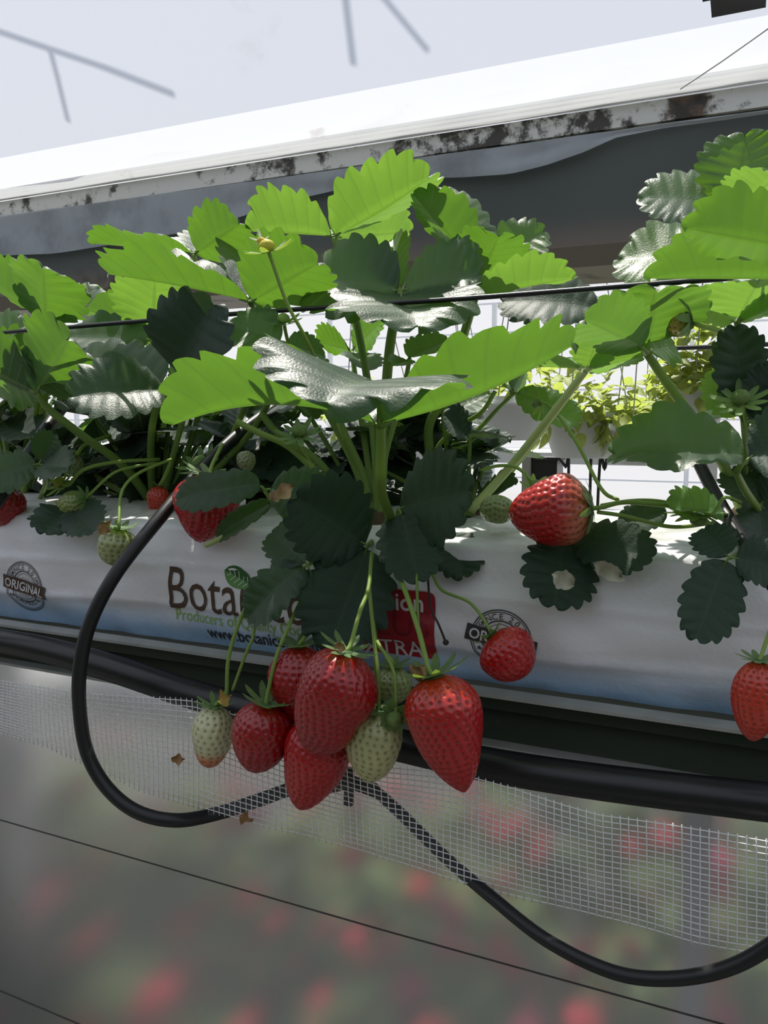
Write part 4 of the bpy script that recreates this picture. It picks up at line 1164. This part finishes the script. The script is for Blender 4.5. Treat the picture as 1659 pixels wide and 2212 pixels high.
berry('pale yellow-green strawberry with dark seeds between the two large red ones', (818, 1534), (796, 1690), 122, -.088, PALE, tm=.36, b_=.62, colfun=grad((.50, .52, .24), (.58, .56, .26), .2, .8), seeds='g', stem=[(818, 1520, -.086), (816, 1450, -.08), (808, 1380, -.07), (797, 1265, -.055)], seed=8, sepals=7, reflex=.4, spacing=.10)
berry('small round green strawberry behind the pale one', (850, 1440), (850, 1520), 76, -.055, GRN, tm=.45, b_=.5, a=2.0, seeds='g', stem=[(845, 1425, -.055), (815, 1390, -.05), (805, 1340, -.045)], seed=9, spacing=.125, reflex=.5, sep_len=.55)
berry('bright red long strawberry with a tapering tip, rightmost of the hanging bunch', (938, 1460), (1003, 1712), 172, -.095, RED, tm=.28, a=1.6, b_=.70, bend=(.0, 0), stem=[(926, 1445, -.093), (905, 1365, -.08), (880, 1290, -.06), (862, 1245, -.04)], seed=10, sep_len=.4, reflex=.75, stem_r=6, spacing=.072, colfun=lambda T, PH: np.array(RED)[None]*(1-.0*T[:, None])+np.array([.05, .025, .0])[None]*np.clip(1-T*3, 0, 1)[:, None])
berry('red strawberry resting on the bag in front of the dark round stamp', (1062, 1372), (1140, 1458), 122, -.04, RED, tm=.42, a=2.0, b_=.52, stem=[(1052, 1350, -.038), (1015, 1302, -.03), (955, 1275, -.024), (932, 1235, -.02)], seed=11, sep_len=.3, reflex=.5, stem_r=3.5, spacing=.088)
berry('large red strawberry with a pale shoulder lying on top of the bag', (1276, 1098), (1100, 1112), 150, -.02, RED, tm=.32, a=1.8, b_=.56, colfun=grad((.62, .22, .11), RED, .05, .48, 2.2), stem=[(1300, 1096, -.018), (1350, 1085, -.01), (1440, 1092, .0), (1490, 1098, .01)], seed=12, sep_len=.36, reflex=-.5, stem_r=5, spacing=.078)
berry('small green strawberry lying behind the large red one on the bag', (1112, 1100), (1036, 1100), 64, .02, GRN, tm=.45, b_=.5, seeds='g', sepals=0, seed=13, spacing=.125)
berry('red strawberry cut by the right edge of the frame', (1640, 1428), (1625, 1600), 105, -.085, ORG, tm=.38, b_=.55, stem=[(1650, 1400, -.08), (1672, 1320, -.065), (1660, 1230, -.03), (1625, 1160, .05)], seed=14, sep_len=.45, reflex=.4, spacing=.10)
berry('small pointed green strawberry on the left plant', (186, 1078), (122, 1098), 54, .0, GRN, tm=.42, b_=.65, a=1.7, colfun=grad((.30, .38, .12), (.42, .46, .10), .3, .9), seeds='g', stem=[(200, 1062, .0), (245, 1022, .01), (290, 1008, .03), (340, 1000, .05)], seed=15, sep_len=.55, reflex=-.3, spacing=.135, stem_r=3)
berry('round pale green strawberry hanging over the top edge of the bag at left', (257, 1143), (250, 1222), 82, -.045, GRN, tm=.42, b_=.5, a=2.0, colfun=grad((.36, .42, .17), (.42, .46, .20), .2, .9), seeds='g', stem=[(257, 1125, -.044), (264, 1060, -.02), (300, 1022, .0), (370, 992, .04)], seed=16, sep_len=.5, reflex=.8, spacing=.12, stem_r=3.5)
berry('large red strawberry under a grey leaf left of centre', (452, 1028), (432, 1172), 138, -.015, RED, tm=.36, a=1.5, b_=.66, stem=[(458, 1005, .0), (480, 960, .03)], seed=17, reflex=.5, spacing=.082)
berry('red strawberry cut by the left edge of the frame', (20, 1052), (-6, 1134), 92, .005, DEEP, tm=.42, b_=.5, stem=[(34, 1040, .01), (60, 1020, .03), (85, 1010, .04)], seed=18, spacing=.11, sep_len=.3)
berry('small red strawberry mostly hidden behind the left black tube', (345, 1050), (338, 1110), 48, .05, ORG, tm=.42, b_=.5, stem=[(356, 1030, .05), (375, 985, .06)], seed=19, sepals=5, spacing=.13)
berry('yellow unripe strawberry under a bright leaf of the right plant', (1492, 690), (1432, 694), 78, .03, (.50, .38, .06), tm=.42, b_=.5, colfun=grad((.46, .42, .08), (.52, .34, .05), .2, .8), seeds='g', stem=[(1510, 702, .03), (1545, 712, .04), (1590, 730, .06)], seed=20, sep_len=.8, reflex=-.8, spacing=.12, stem_r=6)
berry('dim green strawberry in the shade above the pointed one', (165, 985), (152, 1028), 46, .05, (.20, .24, .09), tm=.45, b_=.5, seeds='g', seed=21, sepals=5, spacing=.14, stem=[(185, 960, .06), (240, 940, .08)])
berry('dim green strawberry peeping over the grey leaf left of centre', (520, 1010), (545, 980), 44, .03, (.26, .30, .14), tm=.45, b_=.5, seeds='g', seed=22, sepals=0, spacing=.14)

# ---- buds and flowers (parts of their plants)
def bud(pl, c, r_px, stalk, nsep=9, seedc=(.14, .22, .06), up=(0, .3, 1), length=1.7, reflex=.6, mat=None):
    q0 = P(*c); k = mpp(q0); r = r_px*k
    ax = unit(_r*up[0]-_dh*up[1]+np.array([0, 0, 1.0])*up[2])
    pts = [q0]+[P(*s) for s in stalk]
    st = obj('bud_stalk', *tube(catmull(pts, 6), 4*k, 7), M_STEMP, pl)
    e1 = unit(np.cross(ax, [.3, 1, .2])); e2 = np.cross(ax, e1)
    V, F = lathe((0, 0, 0), [(.001, -.6), (.7, -.4), (1, .1), (.75, .6), (.35, .85), (.001, .95)], 12)
    V = q0+np.outer(V[:, 0]*r*.75, e1)+np.outer(V[:, 1]*r*.75, e2)+np.outer(V[:, 2]*r*.75, ax)
    obj('bud', V, F, simple('bud green', seedc, .6, .3, var=.5, scale=300), st)
    for i in range(nsep):
        an = 2*math.pi*(i+rng.uniform(-.2, .2))/nsep; dv = e1*math.cos(an)+e2*math.sin(an)
        sepal(q0+dv*r*.5-ax*r*.4, dv, ax, r*length*rng.uniform(.8, 1.25), r*.8, reflex*rng.uniform(.5, 1.4), parent=st, mat=mat)
M_SEPB = leaf_material('bright sepal', (.12, .24, .06), (.17, .32, .07), (.2, .32, .1), (.5, .7, .08), tw=.4, rough=.5)
bud(PL3, (852, 1552, -.10), 26, [(855, 1530, -.098), (850, 1450, -.09), (815, 1385, -.07)], 9, up=(0, .9, -.2), length=1.15)
bud(PL3, (577, 535, -.055), 26, [(586, 560, -.055), (620, 655, -.05), (660, 730, -.04), (690, 800, .0), (740, 950, .03)], 8, (.55, .50, .05), up=(-.2, .2, .9), length=2.0, mat=M_SEPB)
q0 = P(565, 522, -.05); k = mpp(q0)
M_PETAL = leaf_material('white petal', (.75, .75, .70), (.8, .8, .76), (.75, .75, .7), (.8, .8, .75), tw=.3, rough=.6)
for i_, an in enumerate((.4, 1.6, 2.9, 4.1, 5.3)):
    dv = _r*math.cos(an)+np.array([0, 0, 1.0])*math.sin(an)*.7-_dh*.3
    o_ = sepal(q0, dv, np.cross(dv, [0, 1, 0])*.2+np.array([-.4, -.3, .6]), 24*k, 22*k, .5, parent=PL3, mat=M_PETAL); o_.name = 'petal'
V_, F_ = lathe(q0, [(.0003, -8*k), (9*k, -4*k), (11*k, 2*k), (6*k, 8*k), (.0003, 9*k)], 10)
obj('flower_centre', V_, F_, simple('yellow flower centre', (.65, .45, .06), .6, .3, var=.4, scale=300), PL3)
bud(PL2, (612, 690, .01), 20, [(620, 730, .02), (640, 800, .04)], 8, (.25, .40, .08), up=(0, .4, .9), mat=M_SEPB)
bud(PL3, (646, 932, .0), 24, [(650, 970, .01), (720, 1060, .03)], 10, up=(0, .5, .9), length=1.9)
bud(PL2, (432, 1000, .03), 24, [(420, 1030, .04), (370, 1090, .08)], 9, up=(-.3, .5, .8), length=1.8)
bud(PL1, (128, 1042, .0), 18, [(148, 1048, .0), (180, 1015, .01), (250, 998, .03), (345, 992, .06)], 9, (.28, .30, .05), up=(-.4, .6, .6), length=2.0, mat=M_SEPB)
bud(PL4, (1160, 872, .06), 16, [(1190, 880, .06), (1245, 955, .05), (1298, 1055, .02), (1335, 1080, .01)], 7, up=(-.8, .2, -.2), length=1.9)
bud(PL4, (1158, 1050, .01), 20, [(1120, 1012, .02), (1080, 1006, .04), (1040, 1015, .06)], 8, up=(.3, .6, .7), length=1.8, mat=M_SEPB)
bud(PL5, (1508, 1120, -.015), 26, [(1540, 1110, -.01), (1565, 1075, .0), (1600, 1085, .03)], 10, up=(-.3, .3, -.9), length=2.0)
bud(PL5, (1600, 860, .01), 28, [(1610, 910, .03), (1612, 1000, .06)], 10, up=(-.3, .5, .7), length=1.9)
# extra thin stalks
def thin(name, pts, r, mat, label, cat, pl):
    q = [P(*p_) for p_ in pts]; o = obj(name, *tube(catmull(q, 8), r*mpp(q[0]), 7), mat, pl); return o
M_DEAD = simple('blackened stalk', (.03, .028, .022), .6)
thin('fruit_stalk', [(502, 1492, -.072), (530, 1415, -.066), (546, 1378, -.063), (555, 1335, -.058), (600, 1262, -.045)], 3.6, M_STEMP, '', '', PL3)
thin('fruit_stalk', [(815, 1525, -.075), (812, 1460, -.075), (806, 1360, -.068), (798, 1275, -.055), (806, 1195, -.03)], 3.2, M_STEMP, '', '', PL3)
thin('fruit_stalk', [(905, 1380, -.078), (902, 1310, -.065), (900, 1240, -.04)], 3.4, M_STEM, '', '', PL3)
thin('dead_stalk', [(962, 1385, -.022), (948, 1350, -.022), (930, 1310, -.02), (924, 1245, -.015)], 2.6, M_DEAD, '', '', PL3)
obj('dead_bud', *lathe(P(963, 1388, -.023), [(.0002, -.0022), (.0018, -.0012), (.0024, .0004), (.0014, .0018), (.0002, .0022)], 10), M_DEAD, PL3)
thin('fruit_stalk', [(1290, 1106, -.018), (1350, 1115, -.012), (1450, 1138, .0), (1540, 1130, .03)], 4.5, M_STEMP, '', '', PL5)
thin('fruit_stalk', [(1298, 1092, -.015), (1360, 1082, -.005), (1420, 1082, .01), (1490, 1095, .03)], 4, M_STEMP, '', '', PL5)
thin('leaf_stalk', [(445, 1178, -.03), (470, 1166, -.028), (500, 1150, -.02)], 6, M_STEMB, '', '', PL3)
# dried scraps
def scrap(name, c, w, h, label, seed, parent=None, mat=None, oval=False):
    q0 = P(*c); k = mpp(q0); r = np.random.RandomState(seed); V = []; n, m_ = 11, 7
    tilt = r.uniform(-.7, .7)
    for i in range(n):
        t = i/(n-1); wd = max(.04, math.sin(math.pi*t**.75))*(1+.35*math.sin(9*t+seed))*.5
        if oval: wd = max(.03, math.sqrt(max(0, 1-(2*t-1)**2)))*(1+.08*math.sin(7*t+seed))*.5
        for j in range(m_):
            s_ = -1+2*j/(m_-1); a = (t-.5)*w*k; b_ = s_*wd*h*k*(1+r.uniform(-.15, .15))
            V.append(q0+_r*(a*math.cos(tilt)-b_*math.sin(tilt))+np.array([0, 0, 1])*(a*math.sin(tilt)+b_*math.cos(tilt))
                     -_dh*(k*w*(.20*s_*s_+.16*math.sin(5*t+seed)*s_+.10*math.sin(11*t)+r.uniform(-.03, .03))))
    o = obj(name, V, grid_faces(n, m_), mat or M_DRY, parent)
    if parent is None: tag(o, label, 'dry petal', 'dry petals')
    return o
scrap('dry_petal', (385, 1638, -.06), 30, 22, 'small curled dry petal caught on the thread strip left of the white berry', 2)
scrap('dry_petal', (533, 1766, -.062), 30, 26, 'brown dry petal hanging at the lower edge of the strip', 5)
scrap('dry_petal', (905, 1449, -.098), 34, 42, 'brown dry blossom scrap by the calyx of the rightmost hanging berry', 6)
scrap('dry_petal', (735, 1396, -.11), 26, 24, 'brown dry scrap on top of the biggest berry', 7)
scrap('dry_petal', (612, 1062, -.05), 62, 34, 'pale brown dry blossom lying on the leaf with the light patch', 8, mat=simple('pale dry blossom', (.52, .36, .22), .8, .2, var=.4, scale=120))
scrap('dry_petal', (228, 1140, -.055), 30, 34, 'brown dry petal on the calyx of the round pale green berry', 9)
scrap('dry_petal', (487, 1506, -.078), 30, 30, 'yellow-brown dried knob on the stalk above the white berry', 10, mat=simple('yellow dry knob', (.5, .36, .10), .8, .2, var=.4, scale=120))
scrap('dry_petal', (815, 1532, -.085), 22, 28, 'brown dry blossom at the end of the thin stalk over the pale berry', 13)
M_PATCH = simple('pale dead leaf tissue', (.50, .50, .38), .8, .2, var=.25, scale=150)
scrap('dry_petal', (1215, 1252, -.047), 54, 40, 'round pale patch on the dark leaf hanging over the bag', 11, mat=M_PATCH, oval=True)
scrap('dry_petal', (1312, 1232, -.032), 76, 34, 'long pale patch on the dark leaf below the large red berry', 12, mat=M_PATCH, oval=True)
# small black hook on the right tube end
hk = catmull([P(1452, 915, .07), P(1452, 898, .07), P(1466, 890, .07), P(1480, 896, .07), P(1486, 906, .07)], 6)
tag(obj('wire_hook', *tube(hk, 3.2*mpp(hk[0]), 8), M_BLACK), 'small black hook above the wavy leaf of the right plant', 'hook')
